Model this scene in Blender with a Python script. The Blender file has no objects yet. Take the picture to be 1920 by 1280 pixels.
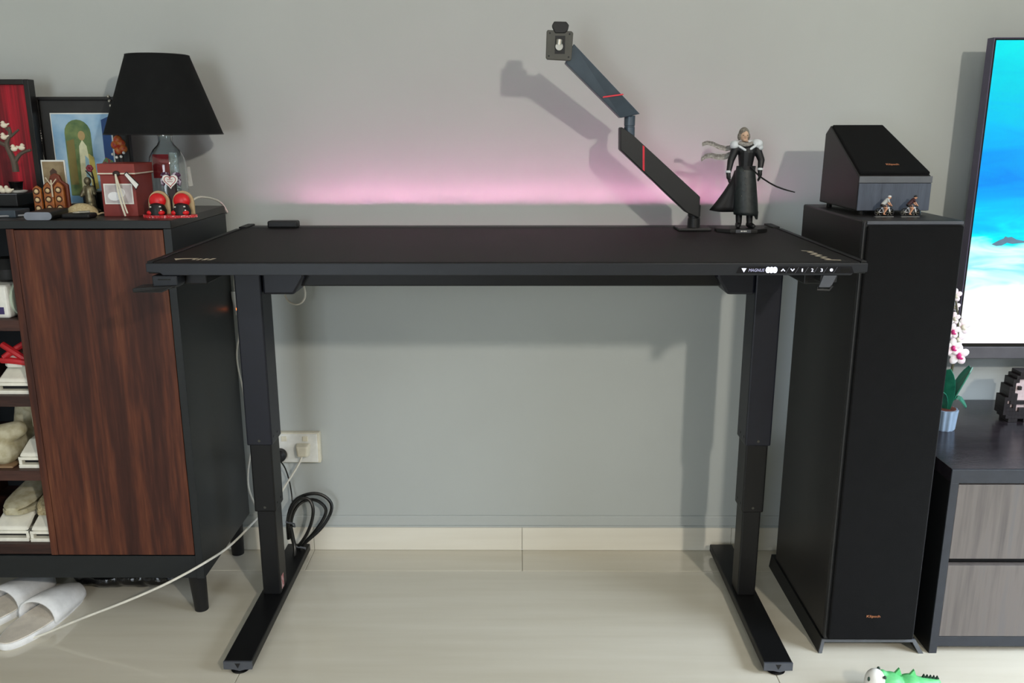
import bpy, bmesh, math, random
from mathutils import Vector, Matrix, Quaternion
random.seed(7)
sc = bpy.context.scene
COL = sc.collection
PI = math.pi

# ------------------------------------------------------------------ camera, world, lights, exposure
F_PX = 1625.0
CAM = Vector((0.0233, -1.784, 1.308)); YAW, PITCH, ROLL = 0.0061, 0.2438, -0.0012
fw = Vector((-math.sin(YAW)*math.cos(PITCH), math.cos(YAW)*math.cos(PITCH), -math.sin(PITCH)))
r0 = Vector((math.cos(YAW), math.sin(YAW), 0)); u0 = r0.cross(fw)
rt = r0*math.cos(ROLL)+u0*math.sin(ROLL); up = -r0*math.sin(ROLL)+u0*math.cos(ROLL)
cd = bpy.data.cameras.new('camera'); cd.sensor_width = 36; cd.lens = 36*F_PX/1920; cd.clip_start = 0.05
cam = bpy.data.objects.new('camera', cd); COL.objects.link(cam)
cam.matrix_world = Matrix(((rt.x, up.x, -fw.x, CAM.x), (rt.y, up.y, -fw.y, CAM.y), (rt.z, up.z, -fw.z, CAM.z), (0, 0, 0, 1)))
sc.camera = cam
W = bpy.data.worlds.new('world'); sc.world = W; W.use_nodes = True
W.node_tree.nodes['Background'].inputs[0].default_value = (0.75, 0.87, 1.0, 1); W.node_tree.nodes['Background'].inputs[1].default_value = 0.9

def area(name, loc, target, sx, sy, energy, col, shape='RECTANGLE'):
    l = bpy.data.lights.new(name, 'AREA'); l.shape = shape; l.size = sx; l.size_y = sy; l.energy = energy; l.color = col
    o = bpy.data.objects.new(name, l); COL.objects.link(o); o.location = loc
    o.rotation_euler = (Vector(target)-Vector(loc)).to_track_quat('-Z', 'Y').to_euler()
    return o
area('daylight_rear_window', (-1.25, -4.12, 1.25), (-1.0, 0, 1.0), 1.1, 1.85, 50, (0.84, 0.92, 1.0))
sw = area('daylight_side_window', (3.22, -1.05, 1.15), (2.1, -0.35, 0.0), 1.3, 1.8, 35, (0.74, 0.85, 1.0)); sw.data.spread = math.radians(72)
area('ceiling_lamp_light', (1.65, -3.25, 2.50), (0.2, 0.6, 0.6), 0.14, 0.14, 58, (1.0, 0.93, 0.82), 'DISK')
sc.view_settings.view_transform = 'Standard'; sc.view_settings.look = 'None'
sc.view_settings.exposure = 0.0; sc.view_settings.gamma = 1.0; sc.view_settings.use_curve_mapping = False

def at(px, py, y):
    """point at depth y of the room that stands at picture position (px,py)"""
    d = fw + rt*((px-960)/F_PX) - up*((py-640)/F_PX)
    return CAM + d*((y-CAM.y)/d.y)

# ------------------------------------------------------------------ materials
def lin(c):
    o = []
    for v in c[:3]:
        v /= 255.0
        o.append(v/12.92 if v <= 0.04045 else ((v+0.055)/1.055)**2.4)
    return (o[0], o[1], o[2], 1.0)
MATS = {}
def mat(name, c, rough=0.5, metal=0.0, spec=0.5, var=0.08, scale=30.0, bump=0.0, c2=None, stretch=(1, 1, 1), emit=None, es=0.0, trans=0.0, coat=0.0, ramp=(0.35, 0.65), detail=4.0, bscale=None, ior=None):
    if name in MATS: return MATS[name]
    m = bpy.data.materials.new(name); m.use_nodes = True; nt = m.node_tree; b = nt.nodes['Principled BSDF']
    tc = nt.nodes.new('ShaderNodeTexCoord'); mp = nt.nodes.new('ShaderNodeMapping'); mp.inputs['Scale'].default_value = stretch
    nt.links.new(tc.outputs['Object'], mp.inputs[0])
    n = nt.nodes.new('ShaderNodeTexNoise'); n.inputs['Scale'].default_value = scale; n.inputs['Detail'].default_value = detail
    nt.links.new(mp.outputs[0], n.inputs[0])
    r = nt.nodes.new('ShaderNodeValToRGB'); r.color_ramp.elements[0].position, r.color_ramp.elements[1].position = ramp
    a = lin(c); z = lin(c2) if c2 else tuple(min(1, v*(1+var)) for v in a[:3])+(1,)
    if not c2: a = tuple(v*(1-var) for v in a[:3])+(1,)
    r.color_ramp.elements[0].color = a; r.color_ramp.elements[1].color = z
    nt.links.new(n.outputs[0], r.inputs[0]); nt.links.new(r.outputs[0], b.inputs['Base Color'])
    b.inputs['Roughness'].default_value = rough; b.inputs['Metallic'].default_value = metal
    b.inputs['Specular IOR Level'].default_value = spec
    if coat: b.inputs['Coat Weight'].default_value = coat; b.inputs['Coat Roughness'].default_value = 0.15
    if trans: b.inputs['Transmission Weight'].default_value = trans
    if ior: b.inputs['IOR'].default_value = ior
    if bump:
        bp = nt.nodes.new('ShaderNodeBump'); bp.inputs['Strength'].default_value = bump; bp.inputs['Distance'].default_value = 0.002
        src = n
        if bscale:
            src = nt.nodes.new('ShaderNodeTexNoise'); src.inputs['Scale'].default_value = bscale; nt.links.new(mp.outputs[0], src.inputs[0])
        nt.links.new(src.outputs[0], bp.inputs['Height']); nt.links.new(bp.outputs[0], b.inputs['Normal'])
    if emit: b.inputs['Emission Color'].default_value = lin(emit); b.inputs['Emission Strength'].default_value = es
    MATS[name] = m
    return m

def wood(name, stops, rough, axis_stretch, scale=1.0, bump=0.15, spec=0.4, distort=0.6, fine=0.35):
    m = bpy.data.materials.new(name); m.use_nodes = True; nt = m.node_tree; b = nt.nodes['Principled BSDF']
    tc = nt.nodes.new('ShaderNodeTexCoord'); mp = nt.nodes.new('ShaderNodeMapping'); mp.inputs['Scale'].default_value = axis_stretch
    nt.links.new(tc.outputs['Object'], mp.inputs[0])
    n = nt.nodes.new('ShaderNodeTexNoise'); n.inputs['Scale'].default_value = scale; n.inputs['Detail'].default_value = 5; n.inputs['Distortion'].default_value = distort
    n2 = nt.nodes.new('ShaderNodeTexNoise'); n2.inputs['Scale'].default_value = scale*7; n2.inputs['Detail'].default_value = 3
    nt.links.new(mp.outputs[0], n.inputs[0]); nt.links.new(mp.outputs[0], n2.inputs[0])
    mx = nt.nodes.new('ShaderNodeMix'); mx.data_type = 'FLOAT'; mx.inputs[0].default_value = fine
    nt.links.new(n.outputs[0], mx.inputs[2]); nt.links.new(n2.outputs[0], mx.inputs[3])
    r = nt.nodes.new('ShaderNodeValToRGB'); e = r.color_ramp.elements
    for i, (p, c) in enumerate(stops):
        el = e[i] if i < 2 else e.new(p)
        el.position = p; el.color = lin(c)
    nt.links.new(mx.outputs[0], r.inputs[0]); nt.links.new(r.outputs[0], b.inputs['Base Color'])
    bp = nt.nodes.new('ShaderNodeBump'); bp.inputs['Strength'].default_value = bump; bp.inputs['Distance'].default_value = 0.001
    nt.links.new(n2.outputs[0], bp.inputs['Height']); nt.links.new(bp.outputs[0], b.inputs['Normal'])
    b.inputs['Roughness'].default_value = rough; b.inputs['Specular IOR Level'].default_value = spec
    MATS[name] = m
    return m

def zramp(name, stops, rough=0.5, scale=1.0):
    """painted toy: colour changes with height above the object's own origin (hard paint edges)"""
    m = bpy.data.materials.new(name); m.use_nodes = True; nt = m.node_tree; b = nt.nodes['Principled BSDF']
    tc = nt.nodes.new('ShaderNodeTexCoord'); sp = nt.nodes.new('ShaderNodeSeparateXYZ'); mu = nt.nodes.new('ShaderNodeMath'); mu.operation = 'MULTIPLY'; mu.inputs[1].default_value = scale
    nt.links.new(tc.outputs['Object'], sp.inputs[0]); nt.links.new(sp.outputs[2], mu.inputs[0])
    r = nt.nodes.new('ShaderNodeValToRGB'); r.color_ramp.interpolation = 'CONSTANT'; e = r.color_ramp.elements
    for i, (p, c) in enumerate(stops):
        el = e[i] if i < 2 else e.new(p)
        el.position = p; el.color = lin(c)
    nt.links.new(mu.outputs[0], r.inputs[0]); nt.links.new(r.outputs[0], b.inputs['Base Color']); b.inputs['Roughness'].default_value = rough
    return m

m_wall = mat('wall_paint', (182, 186, 183), 0.75, spec=0.25, var=0.015, scale=3, bump=0.05, bscale=180)
m_ceil = mat('ceiling_paint', (226, 226, 222), 0.85, spec=0.2, var=0.01)
m_room = mat('room_paint', (205, 206, 200), 0.85, spec=0.2, var=0.01)
m_tile = mat('cream_tile', (211, 204, 186), 0.09, spec=0.5, scale=3.2, c2=(221, 215, 199), stretch=(0.5, 6, 1), ramp=(0.3, 0.7), detail=6)
m_skirt = mat('cream_skirting', (224, 218, 203), 0.25, spec=0.5, scale=4, c2=(231, 226, 212), stretch=(0.6, 1, 8), ramp=(0.3, 0.7))
m_grout = mat('grout', (176, 168, 148), 0.8)
m_black = mat('matte_black', (24, 24, 25), 0.5, spec=0.35)
m_blackg = mat('gloss_black', (14, 14, 15), 0.2, spec=0.5)
m_deskfront = mat('desk_edge_metal', (27, 30, 36), 0.45, spec=0.4, metal=0.1, bump=0.04, bscale=900)
m_desk = mat('desk_steel_blue_sheen', (20, 22, 33), 0.42, spec=0.35, bump=0.04, bscale=900)  # navy tint paints the bluish window reflection into the housings and upper columns
m_desk2 = mat('desk_black_steel', (14, 14, 15), 0.45, spec=0.3, bump=0.04, bscale=900)
m_mat = mat('mat_leatherette', (25, 22, 22), 0.6, spec=0.2, var=0.04, scale=8, bump=0.25, bscale=700)
m_gold = mat('pale_gold_print', (214, 200, 176), 0.4, metal=0.3)
m_white = mat('white_plastic', (228, 228, 222), 0.4)
m_offw = mat('cream_plastic', (222, 216, 196), 0.45)
m_cord = mat('white_cord', (226, 222, 210), 0.45)
m_bcord = mat('black_cord', (14, 14, 14), 0.35)
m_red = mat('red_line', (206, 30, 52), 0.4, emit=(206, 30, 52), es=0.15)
m_armblue = mat('arm_slate', (76, 88, 100), 0.38, metal=0.3, spec=0.5)
m_armdark = mat('arm_black', (30, 30, 31), 0.45, spec=0.4)
m_vesa = mat('vesa_grey', (66, 65, 58), 0.5)
m_silver = mat('silver_metal', (176, 172, 162), 0.3, metal=0.9)
m_spk = mat('speaker_vinyl', (30, 28, 28), 0.45, spec=0.4, scale=12, bump=0.06, bscale=300)
m_grille = mat('speaker_cloth', (15, 15, 16), 0.85, spec=0.15, bump=0.4, bscale=1500)
m_trimg = mat('speaker_trim', (92, 95, 100), 0.45, spec=0.4)
m_edge = mat('speaker_edge_grey', (74, 77, 84), 0.5)
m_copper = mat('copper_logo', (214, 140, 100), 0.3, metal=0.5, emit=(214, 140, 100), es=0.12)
m_ebony = wood('ebony_front', [(0.3, (58, 64, 76)), (0.7, (82, 90, 104))], 0.5, (26, 26, 2.0), 3)
m_walnut = wood('walnut', [(0.28, (40, 20, 17)), (0.72, (124, 76, 52)), (0.45, (66, 35, 27)), (0.56, (92, 50, 34))], 0.5, (11, 11, 0.75), 1.7, 0.25, 0.3)
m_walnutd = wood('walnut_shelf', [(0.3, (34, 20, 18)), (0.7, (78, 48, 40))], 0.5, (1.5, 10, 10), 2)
m_charc = mat('charcoal_board', (31, 34, 36), 0.42, spec=0.35, var=0.05, scale=20, stretch=(1, 1, 4))
m_topb = wood('cabinet_top', [(0.3, (34, 31, 29)), (0.7, (50, 45, 41))], 0.3, (2, 14, 2), 3, 0.1)
m_console = wood('console_black_oak', [(0.3, (26, 24, 28)), (0.7, (56, 48, 53))], 0.2, (2.2, 16, 2.2), 3, 0.35)
m_confront = mat('console_edge', (44, 47, 54), 0.5)
m_taupe = wood('taupe_laminate', [(0.3, (84, 79, 77)), (0.7, (132, 125, 119)), (0.5, (108, 101, 97)), (0.62, (102, 98, 97))], 0.5, (9, 9, 0.5), 1.6, 0.06)
m_shade = mat('lamp_shade_cloth', (20, 21, 22), 0.85, spec=0.2, bump=0.3, bscale=900)
m_glass = mat('clear_glass', (245, 250, 250), 0.0, trans=1.0, var=0.0, ior=1.45)
m_frame = mat('picture_frame_black', (17, 14, 14), 0.35, spec=0.5)

# ------------------------------------------------------------------ mesh helpers
class MB:
    def __init__(s): s.v = []; s.f = []
    def add(s, vs, fs):
        k = len(s.v); s.v += [Vector(p) for p in vs]; s.f += [tuple(i+k for i in f) for f in fs]; return s
    def box(s, x0, x1, y0, y1, z0, z1):
        return s.add([(x0, y0, z0), (x1, y0, z0), (x1, y1, z0), (x0, y1, z0), (x0, y0, z1), (x1, y0, z1), (x1, y1, z1), (x0, y1, z1)],
                     [(3, 2, 1, 0), (4, 5, 6, 7), (0, 1, 5, 4), (1, 2, 6, 5), (2, 3, 7, 6), (3, 0, 4, 7)])
    def hull8(s, a, b):
        """two quads (lists of 4 points), joined into a block"""
        return s.add(list(a)+list(b), [(3, 2, 1, 0), (4, 5, 6, 7), (0, 1, 5, 4), (1, 2, 6, 5), (2, 3, 7, 6), (3, 0, 4, 7)])
    def prism(s, pts, off):
        n = len(pts); off = Vector(off); a = [Vector(p) for p in pts]
        return s.add(a+[p+off for p in a], [tuple(range(n))[::-1], tuple(range(n, 2*n))]+[(i, (i+1) % n, n+(i+1) % n, n+i) for i in range(n)])
    def loft(s, rings, cap=True, closed=True):
        n = len(rings[0]); vs = [p for r in rings for p in r]; fs = []
        for k in range(len(rings)-1):
            for i in range(n if closed else n-1):
                j = (i+1) % n; fs.append((k*n+i, k*n+j, (k+1)*n+j, (k+1)*n+i))
        if cap and closed: fs += [tuple(range(n))[::-1], tuple(range((len(rings)-1)*n, len(rings)*n))]
        return s.add(vs, fs)
    def lathe(s, c, prof, n=24, axis=(0, 0, 1), cap=True):
        q = Vector((0, 0, 1)).rotation_difference(Vector(axis).normalized()); c = Vector(c)
        return s.loft([[c+q @ Vector((r*math.cos(2*PI*i/n), r*math.sin(2*PI*i/n), z)) for i in range(n)] for r, z in prof], cap)
    def cyl(s, a, b, r, r2=None, n=16):
        a, b = Vector(a), Vector(b); d = b-a
        return s.lathe(a, [(r, 0), (r if r2 is None else r2, d.length)], n, d)
    def tube(s, pts, r, n=8, smooth=0):
        p = [Vector(x) for x in pts]; rr = r if isinstance(r, (list, tuple)) else [r]*len(p)
        for _ in range(smooth):
            q, r3 = [p[0]], [rr[0]]
            for i in range(len(p)-1):
                q += [p[i]*.75+p[i+1]*.25, p[i]*.25+p[i+1]*.75]; r3 += [rr[i]*.75+rr[i+1]*.25, rr[i]*.25+rr[i+1]*.75]
            p, rr = q+[p[-1]], r3+[rr[-1]]
        ref = None; rings = []
        for i, x in enumerate(p):
            t = (p[min(i+1, len(p)-1)]-p[max(i-1, 0)])
            if t.length < 1e-9: t = Vector((0, 0, 1))
            t.normalize()
            if ref is None: ref = t.orthogonal().normalized()
            ref = ref-t*ref.dot(t)
            ref = t.orthogonal().normalized() if ref.length < 1e-6 else ref.normalized()
            b = t.cross(ref)
            rings.append([x+(ref*math.cos(2*PI*k/n)+b*math.sin(2*PI*k/n))*rr[i] for k in range(n)])
        return s.loft(rings)
    def ell(s, c, r, n=16, m=10, q=None):
        c = Vector(c); rx, ry, rz = (r, r, r) if not isinstance(r, (list, tuple)) else r
        rings = []
        for i in range(m+1):
            t = PI*(0.001+0.998*i/m)
            ring = [Vector((rx*math.sin(t)*math.cos(2*PI*k/n), ry*math.sin(t)*math.sin(2*PI*k/n), -rz*math.cos(t))) for k in range(n)]
            rings.append([c+(q @ p if q else p) for p in ring])
        return s.loft(rings)
    def caps(s, a, b, ra, rb=None, n=12):
        """tapered limb with round ends"""
        a, b = Vector(a), Vector(b); rb = ra if rb is None else rb; d = b-a; L = max(d.length, 1e-6)
        prof = [(ra*math.sin(t), -ra*math.cos(t)) for t in (0.05, .5, 1.0, PI/2)]+[(rb*math.cos(t), L+rb*math.sin(t)) for t in (0, .5, 1.0, 1.52)]
        return s.lathe(a, prof, n, d)
    def build(s, name, m, parent=None, smooth=False, bevel=0, loc=None, segs=2, label=None):
        off = Vector(OFF[parent.name]) if parent else Vector(loc if loc is not None else s.base())
        me = bpy.data.meshes.new(name); me.from_pydata([tuple(p-off) for p in s.v], [], s.f); me.validate()
        bm = bmesh.new(); bm.from_mesh(me); bmesh.ops.recalc_face_normals(bm, faces=bm.faces); bm.to_mesh(me); bm.free()
        o = bpy.data.objects.new(name, me); COL.objects.link(o); me.materials.append(m)
        if smooth:
            me.shade_smooth()
            try: me.set_sharp_from_angle(angle=0.7)
            except Exception: pass
        if parent: o.parent = parent
        else: o.location = off
        OFF[o.name] = tuple(off)
        if bevel:
            b = o.modifiers.new('bevel', 'BEVEL'); b.width = bevel; b.segments = segs; b.limit_method = 'ANGLE'; b.angle_limit = 0.6; b.harden_normals = False
        if label: o['label'] = label
        return o
    def base(s):
        xs = [p.x for p in s.v]; ys = [p.y for p in s.v]; zs = [p.z for p in s.v]
        return ((min(xs)+max(xs))/2, (min(ys)+max(ys))/2, min(zs))
OFF = {}
def tag(o, label, cat, group=None, kind=None):
    o['label'] = label; o['category'] = cat
    if group: o['group'] = group
    if kind: o['kind'] = kind
    return o
def thing(name, loc, label, cat, group=None):
    o = bpy.data.objects.new(name, None); COL.objects.link(o); o.location = loc; o.empty_display_size = 0.05; OFF[o.name] = tuple(loc)
    return tag(o, label, cat, group)
def struct(o, label=None):
    o['kind'] = 'structure'
    if label: o['label'] = label
    return o
def part(name, m, parent, fn, **k):
    b = MB(); fn(b); return b.build(name, m, parent, **k)
def bx(name, m, parent, x0, x1, y0, y1, z0, z1, bevel=0, **k):
    return MB().box(x0, x1, y0, y1, z0, z1).build(name, m, parent, bevel=bevel, **k)
def voxel(o, size, smooth_it=2):
    """fuse overlapping limbs into one continuous skin"""
    r = o.modifiers.new('fuse', 'REMESH'); r.mode = 'VOXEL'; r.voxel_size = size
    s = o.modifiers.new('relax', 'SMOOTH'); s.factor = 0.5; s.iterations = smooth_it
    dg = bpy.context.evaluated_depsgraph_get(); me = bpy.data.meshes.new_from_object(o.evaluated_get(dg))
    mt = o.data.materials[0]; o.modifiers.clear(); o.data = me
    me.materials.clear(); me.materials.append(mt); me.shade_smooth()
    return o
def text(name, body, m, parent, origin, ux, uy, width, height=None, depth=0.0006, shear=0.0):
    c = bpy.data.curves.new(name, 'FONT'); c.body = body; c.extrude = 0.02; c.resolution_u = 3; c.shear = shear
    t = bpy.data.objects.new('tmp_text', c); COL.objects.link(t)
    dg = bpy.context.evaluated_depsgraph_get(); me = bpy.data.meshes.new_from_object(t.evaluated_get(dg)); bpy.data.objects.remove(t)
    xs = [v.co.x for v in me.vertices]; ys = [v.co.y for v in me.vertices]
    sx = width/(max(xs)-min(xs)); sy = sx if height is None else height/(max(ys)-min(ys))
    ux, uy = Vector(ux).normalized(), Vector(uy).normalized(); nz = ux.cross(uy); off = Vector(OFF[parent.name])
    for v in me.vertices:
        v.co = Vector(origin)+ux*((v.co.x-min(xs))*sx)+uy*((v.co.y-min(ys))*sy)+nz*(depth if v.co.z > 0 else 0)-off
    me.materials.clear(); me.materials.append(m); me.name = name
    o = bpy.data.objects.new(name, me); COL.objects.link(o); o.parent = parent; OFF[o.name] = tuple(off)
    return o
def ring(c, rx, ry, n=24, a0=0.0):
    c = Vector(c); return [c+Vector((rx*math.cos(2*PI*i/n+a0), ry*math.sin(2*PI*i/n+a0), 0)) for i in range(n)]

# ------------------------------------------------------------------ room
WY = 0.738; XL, XR, YR, ZC = -3.3, 3.3, -4.25, 2.7
fl = struct(MB().box(XL, XR, YR, WY, -0.05, -0.003).build('floor', m_grout, loc=(0, 0, 0)), 'polished cream tile floor')
def tile_mesh(name, w, d, h, m):
    me = bpy.data.meshes.new(name); b = MB().box(0, w, 0, d, -h, 0); me.from_pydata([tuple(p) for p in b.v], [], b.f)
    bm = bmesh.new(); bm.from_mesh(me); bmesh.ops.recalc_face_normals(bm, faces=bm.faces)
    bmesh.ops.bevel(bm, geom=[e for e in bm.edges if all(v.co.z > -1e-6 for v in e.verts)], offset=0.0008, segments=1, affect='EDGES'); bm.to_mesh(me); bm.free()
    me.materials.append(m); return me
g = 0.0015
big = tile_mesh('floor_tile', 1.32-g, 0.6-g, 0.003, m_tile); small = tile_mesh('border_tile', 0.66-g, WY-0.597-g, 0.003, m_tile)
def put(name, me, parent, loc):
    o = bpy.data.objects.new(name, me); COL.objects.link(o); o.parent = parent; o.location = loc; return o
for k in range(-6, 6):
    x = 0.04+0.66*k
    if x > XL-0.66 and x < XR: put('border_tile', small, fl, (x, 0.597, 0.0))
for j in range(8):
    for k in range(-3, 4):
        put('floor_tile', big, fl, (-0.66+1.32*k, 0.597-0.6*(j+1), 0.0))
struct(MB().box(XL, XR, WY, WY+0.12, 0, ZC).build('wall_back', m_wall), 'pale grey-green painted wall')
bb = struct(MB().box(XL, XR, WY-0.003, WY, 0, 0.078).build('baseboard_back', m_grout, loc=(0, WY, 0)), 'cream tile skirting')
for k in range(-6, 6):
    x = 0.04+0.66*k; x0, x1 = max(x, XL), min(x+0.66-g, XR)
    if x1 > x0: MB().box(x0, x1, WY-0.010, WY-0.003, 0.001, 0.078).build('skirting_tile', m_skirt, bb)
struct(MB().prism([(XL, WY, 0.0785), (XL, WY-0.009, 0.0785), (XL, WY-0.009, 0.083), (XL, WY-0.005, 0.084), (XL, WY-0.005, 0.112), (XL, WY-0.003, 0.1155), (XL, WY, 0.116)], (XR-XL, 0, 0)).build('trim_1', m_wall), 'painted cable moulding above the skirting')
struct(MB().box(XL, XR, YR-0.1, WY+0.12, ZC, ZC+0.1).build('ceiling', m_ceil))
struct(MB().box(XL-0.12, XL, YR-0.1, WY+0.12, 0, ZC).build('wall_left', m_room))
# right wall with a tall window opening, rear wall with a window opening
wr = MB(); y0, y1, z0, z1 = -1.80, -0.30, 0.15, 2.35
wr.box(XR, XR+0.12, YR-0.1, y0, 0, ZC).box(XR, XR+0.12, y1, WY+0.12, 0, ZC).box(XR, XR+0.12, y0, y1, 0, z0).box(XR, XR+0.12, y0, y1, z1, ZC)
struct(wr.build('wall_right', m_room))
w1 = struct(part('window_1', m_white, None, lambda b: [b.box(XR+0.02, XR+0.08, y0, y0+0.05, z0, z1), b.box(XR+0.02, XR+0.08, y1-0.05, y1, z0, z1), b.box(XR+0.02, XR+0.08, y0, y1, z0, z0+0.05), b.box(XR+0.02, XR+0.08, y0, y1, z1-0.05, z1), b.box(XR+0.02, XR+0.08, (y0+y1)/2-0.03, (y0+y1)/2+0.03, z0, z1)]))
for a in (0, 1):
    ya = y0+0.05 if a == 0 else (y0+y1)/2+0.03
    MB().box(XR+0.045, XR+0.05, ya, ya+(y1-y0)/2-0.08, z0+0.05, z1-0.05).build('pane', m_glass, w1)
wb = MB(); xa, xb, za, zb = -1.9, -0.6, 0.22, 2.27
wb.box(XL, xa, YR-0.1, YR, 0, ZC).box(xb, XR, YR-0.1, YR, 0, ZC).box(xa, xb, YR-0.1, YR, 0, za).box(xa, xb, YR-0.1, YR, zb, ZC)
struct(wb.build('wall_rear', m_room))
w2 = struct(part('window_2', m_white, None, lambda b: [b.box(xa, xa+0.05, YR-0.07, YR-0.02, za, zb), b.box(xb-0.05, xb, YR-0.07, YR-0.02, za, zb), b.box(xa, xb, YR-0.07, YR-0.02, za, za+0.05), b.box(xa, xb, YR-0.07, YR-0.02, zb-0.05, zb), b.box(-1.275, -1.225, YR-0.07, YR-0.02, za, zb)]))
for x in (xa+0.05, -1.225): MB().box(x, x+0.575, YR-0.05, YR-0.045, za+0.05, zb-0.05).build('pane', m_glass, w2)
cl = thing('ceiling_lamp', (1.65, -3.25, ZC), 'round white ceiling lamp behind the viewer', 'lamp')
part('lamp_ring', m_white, cl, lambda b: b.lathe((1.65, -3.25, 2.61), [(0.19, 0.09), (0.21, 0.08), (0.21, 0.01), (0.19, 0.0), (0.18, 0.012), (0.18, 0.09)], 32, cap=False), smooth=True)

# ------------------------------------------------------------------ standing desk
H = 1.031
dk = thing('standing_desk', (0, 0.35, 0), 'black height-adjustable desk with two telescopic legs between the sideboard and the tower speaker', 'desk')
bx('tabletop', m_desk2, dk, -0.748, 0.748, 0.004, 0.66, 1.009, H-0.002, 0.002)
fr = MB().prism([(-0.75, 0, H), (-0.75, 0, 1.013), (-0.722, 0, 1.011), (-0.716, 0, 1.006), (0.716, 0, 1.006), (0.722, 0, 1.011), (0.75, 0, 1.013), (0.75, 0, H)], (0, 0.008, 0)).build('front_rail', m_deskfront, dk, bevel=0.0012)
for s in (-1, 1):
    bx('side_rail', m_desk2, dk, min(s*0.75, s*0.738), max(s*0.75, s*0.738), 0.008, 0.60, 1.012, H+0.004, 0.0015)
    bx('tray_cap', m_desk2, dk, min(s*0.75, s*0.728), max(s*0.75, s*0.728), 0.622, 0.7035, 0.975, H+0.006, 0.002)
tl = bx('tray_lid', m_desk2, dk, -0.727, 0.727, 0.640, 0.690, H-0.004, H+0.0022, 0.0012)
bx('tray_floor', m_desk2, dk, -0.74, 0.74, 0.655, 0.703, 0.975, 0.979); bx('tray_leak_wall', m_desk2, dk, -0.74, 0.74, 0.655, 0.658, 0.979, 1.0265)  # unseen front wall added to keep the pink glow from leaking forward
bx('tray_lip', m_desk2, dk, -0.74, 0.74, 0.7020, 0.7030, 0.979, 1.0080)
m_led = mat('pink_led', (255, 190, 225), 0.5, emit=(255, 165, 212), es=520)
led = bx('light_strip', m_led, dk, -0.60, 0.690, 0.6945, 0.6962, 0.990, 0.992, label='pink glowing light strip')
bx('cross_beam', m_desk2, dk, -0.60, 0.60, 0.43, 0.50, 0.905, 0.985, 0.003)
for s in (-1, 1):
    cx = 0.6625*s
    bx('side_arm', m_desk2, dk, cx-0.028, cx+0.022, 0.045, 0.64, 0.979, 1.008, 0.003)
    gx = (-0.626, -0.519) if s < 0 else (0.531, 0.628)
    pts = [(gx[0], 0.39, 0.985), (gx[1], 0.39, 0.985), (gx[1], 0.39, 0.935), (gx[1]-0.028, 0.39, 0.890), (gx[0], 0.39, 0.890)]
    if s > 0: pts = [(-(p[0]-gx[0])+gx[1], p[1], p[2]) for p in pts]
    MB().prism(pts, (0, 0.095, 0)).build('motor_housing', m_desk, dk, bevel=0.006)
    for nm, w, ya, yb, za2, zb2 in (('upper_column', 0.068, 0.385, 0.475, 0.482, 0.985), ('middle_column', 0.0585, 0.391, 0.469, 0.288, 0.50), ('lower_column', 0.050, 0.397, 0.463, 0.034, 0.30)):
        c = bx(nm, m_desk if nm == 'upper_column' else m_desk2, dk, cx-w/2, cx+w/2, ya, yb, za2, zb2, 0.004)
        if nm != 'lower_column':
            for dx in (0.0,):
                part('screw', m_vesa, c, lambda b: b.cyl((cx-0.012*s*0+dx, ya+0.001, za2+0.014), (cx+dx, ya-0.0015, za2+0.014), 0.0035, n=10))
            for dy in (0.02, 0.055):
                part('screw', m_blackg, c, lambda b: b.cyl((cx-s*(w/2-0.001), ya+dy, za2+0.02), (cx-s*(w/2+0.0012), ya+dy, za2+0.02), 0.003, n=10))
    f = bx('foot', m_desk2, dk, cx-0.035, cx+0.035, 0.088, 0.704, 0.012, 0.035, 0.003)
    cap = MB().prism([(cx-0.035, 0.084, 0.034), (cx+0.035, 0.084, 0.034), (cx+0.035, 0.084, 0.0135), (cx+0.018, 0.084, 0.013), (cx+0.004, 0.084, 0.009), (cx-0.012, 0.084, 0.013), (cx-0.035, 0.084, 0.0135)], (0, 0.0065, 0)).build('foot_cap', m_edge, f)
    MB().prism([(cx-0.007, 0.0835, 0.030), (cx+0.007, 0.0835, 0.030), (cx, 0.0835, 0.016)], (0, 0.001, 0)).build('emblem', m_black, cap)
    for fy in (0.105, 0.68): part('levelling_pad', m_blackg, f, lambda b: b.lathe((cx, fy, 0), [(0.02, 0), (0.023, 0.003), (0.012, 0.012)], 20), smooth=True)
bx('warning_label', mat('red_label', (150, 60, 66), 0.5, c2=(190, 170, 165), scale=120), dk, -0.6385, -0.6372, 0.410, 0.432, 0.045, 0.085)
# control panel
m_panel = mat('panel_black', (15, 15, 22), 0.25); m_lit = mat('panel_icon', (235, 238, 250), 0.5, emit=(225, 230, 255), es=0.9)
pz = 1.0175
pn = MB().prism([(0.484, -0.0015, pz+0.007), (0.716, -0.0015, pz+0.007), (0.722, -0.0015, pz-0.007), (0.478, -0.0015, pz-0.007)], (0, 0.004, 0)).build('control_panel', m_panel, dk)
MB().prism([(0.4885, -0.0022, pz+0.0035), (0.4985, -0.0022, pz+0.0035), (0.4935, -0.0022, pz-0.005)], (0, 0.001, 0)).build('triangle_logo', m_lit, pn)
text('panel_lettering', 'MAGNUS', mat('panel_print', (170, 170, 200), 0.5, emit=(170, 170, 205), es=0.35), pn, (0.503, -0.002, pz-0.0035), (1, 0, 0), (0, 0, 1), 0.033, 0.0062, shear=0.25)
m_disp = mat('display_glow', (240, 244, 255), 0.5, emit=(214, 224, 255), es=9)
for dx in (0.5435, 0.5505, 0.5575): part('display_digit', m_disp, pn, lambda b: b.ell((dx, -0.002, pz), (0.0048, 0.0012, 0.0062)), smooth=True)
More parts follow.
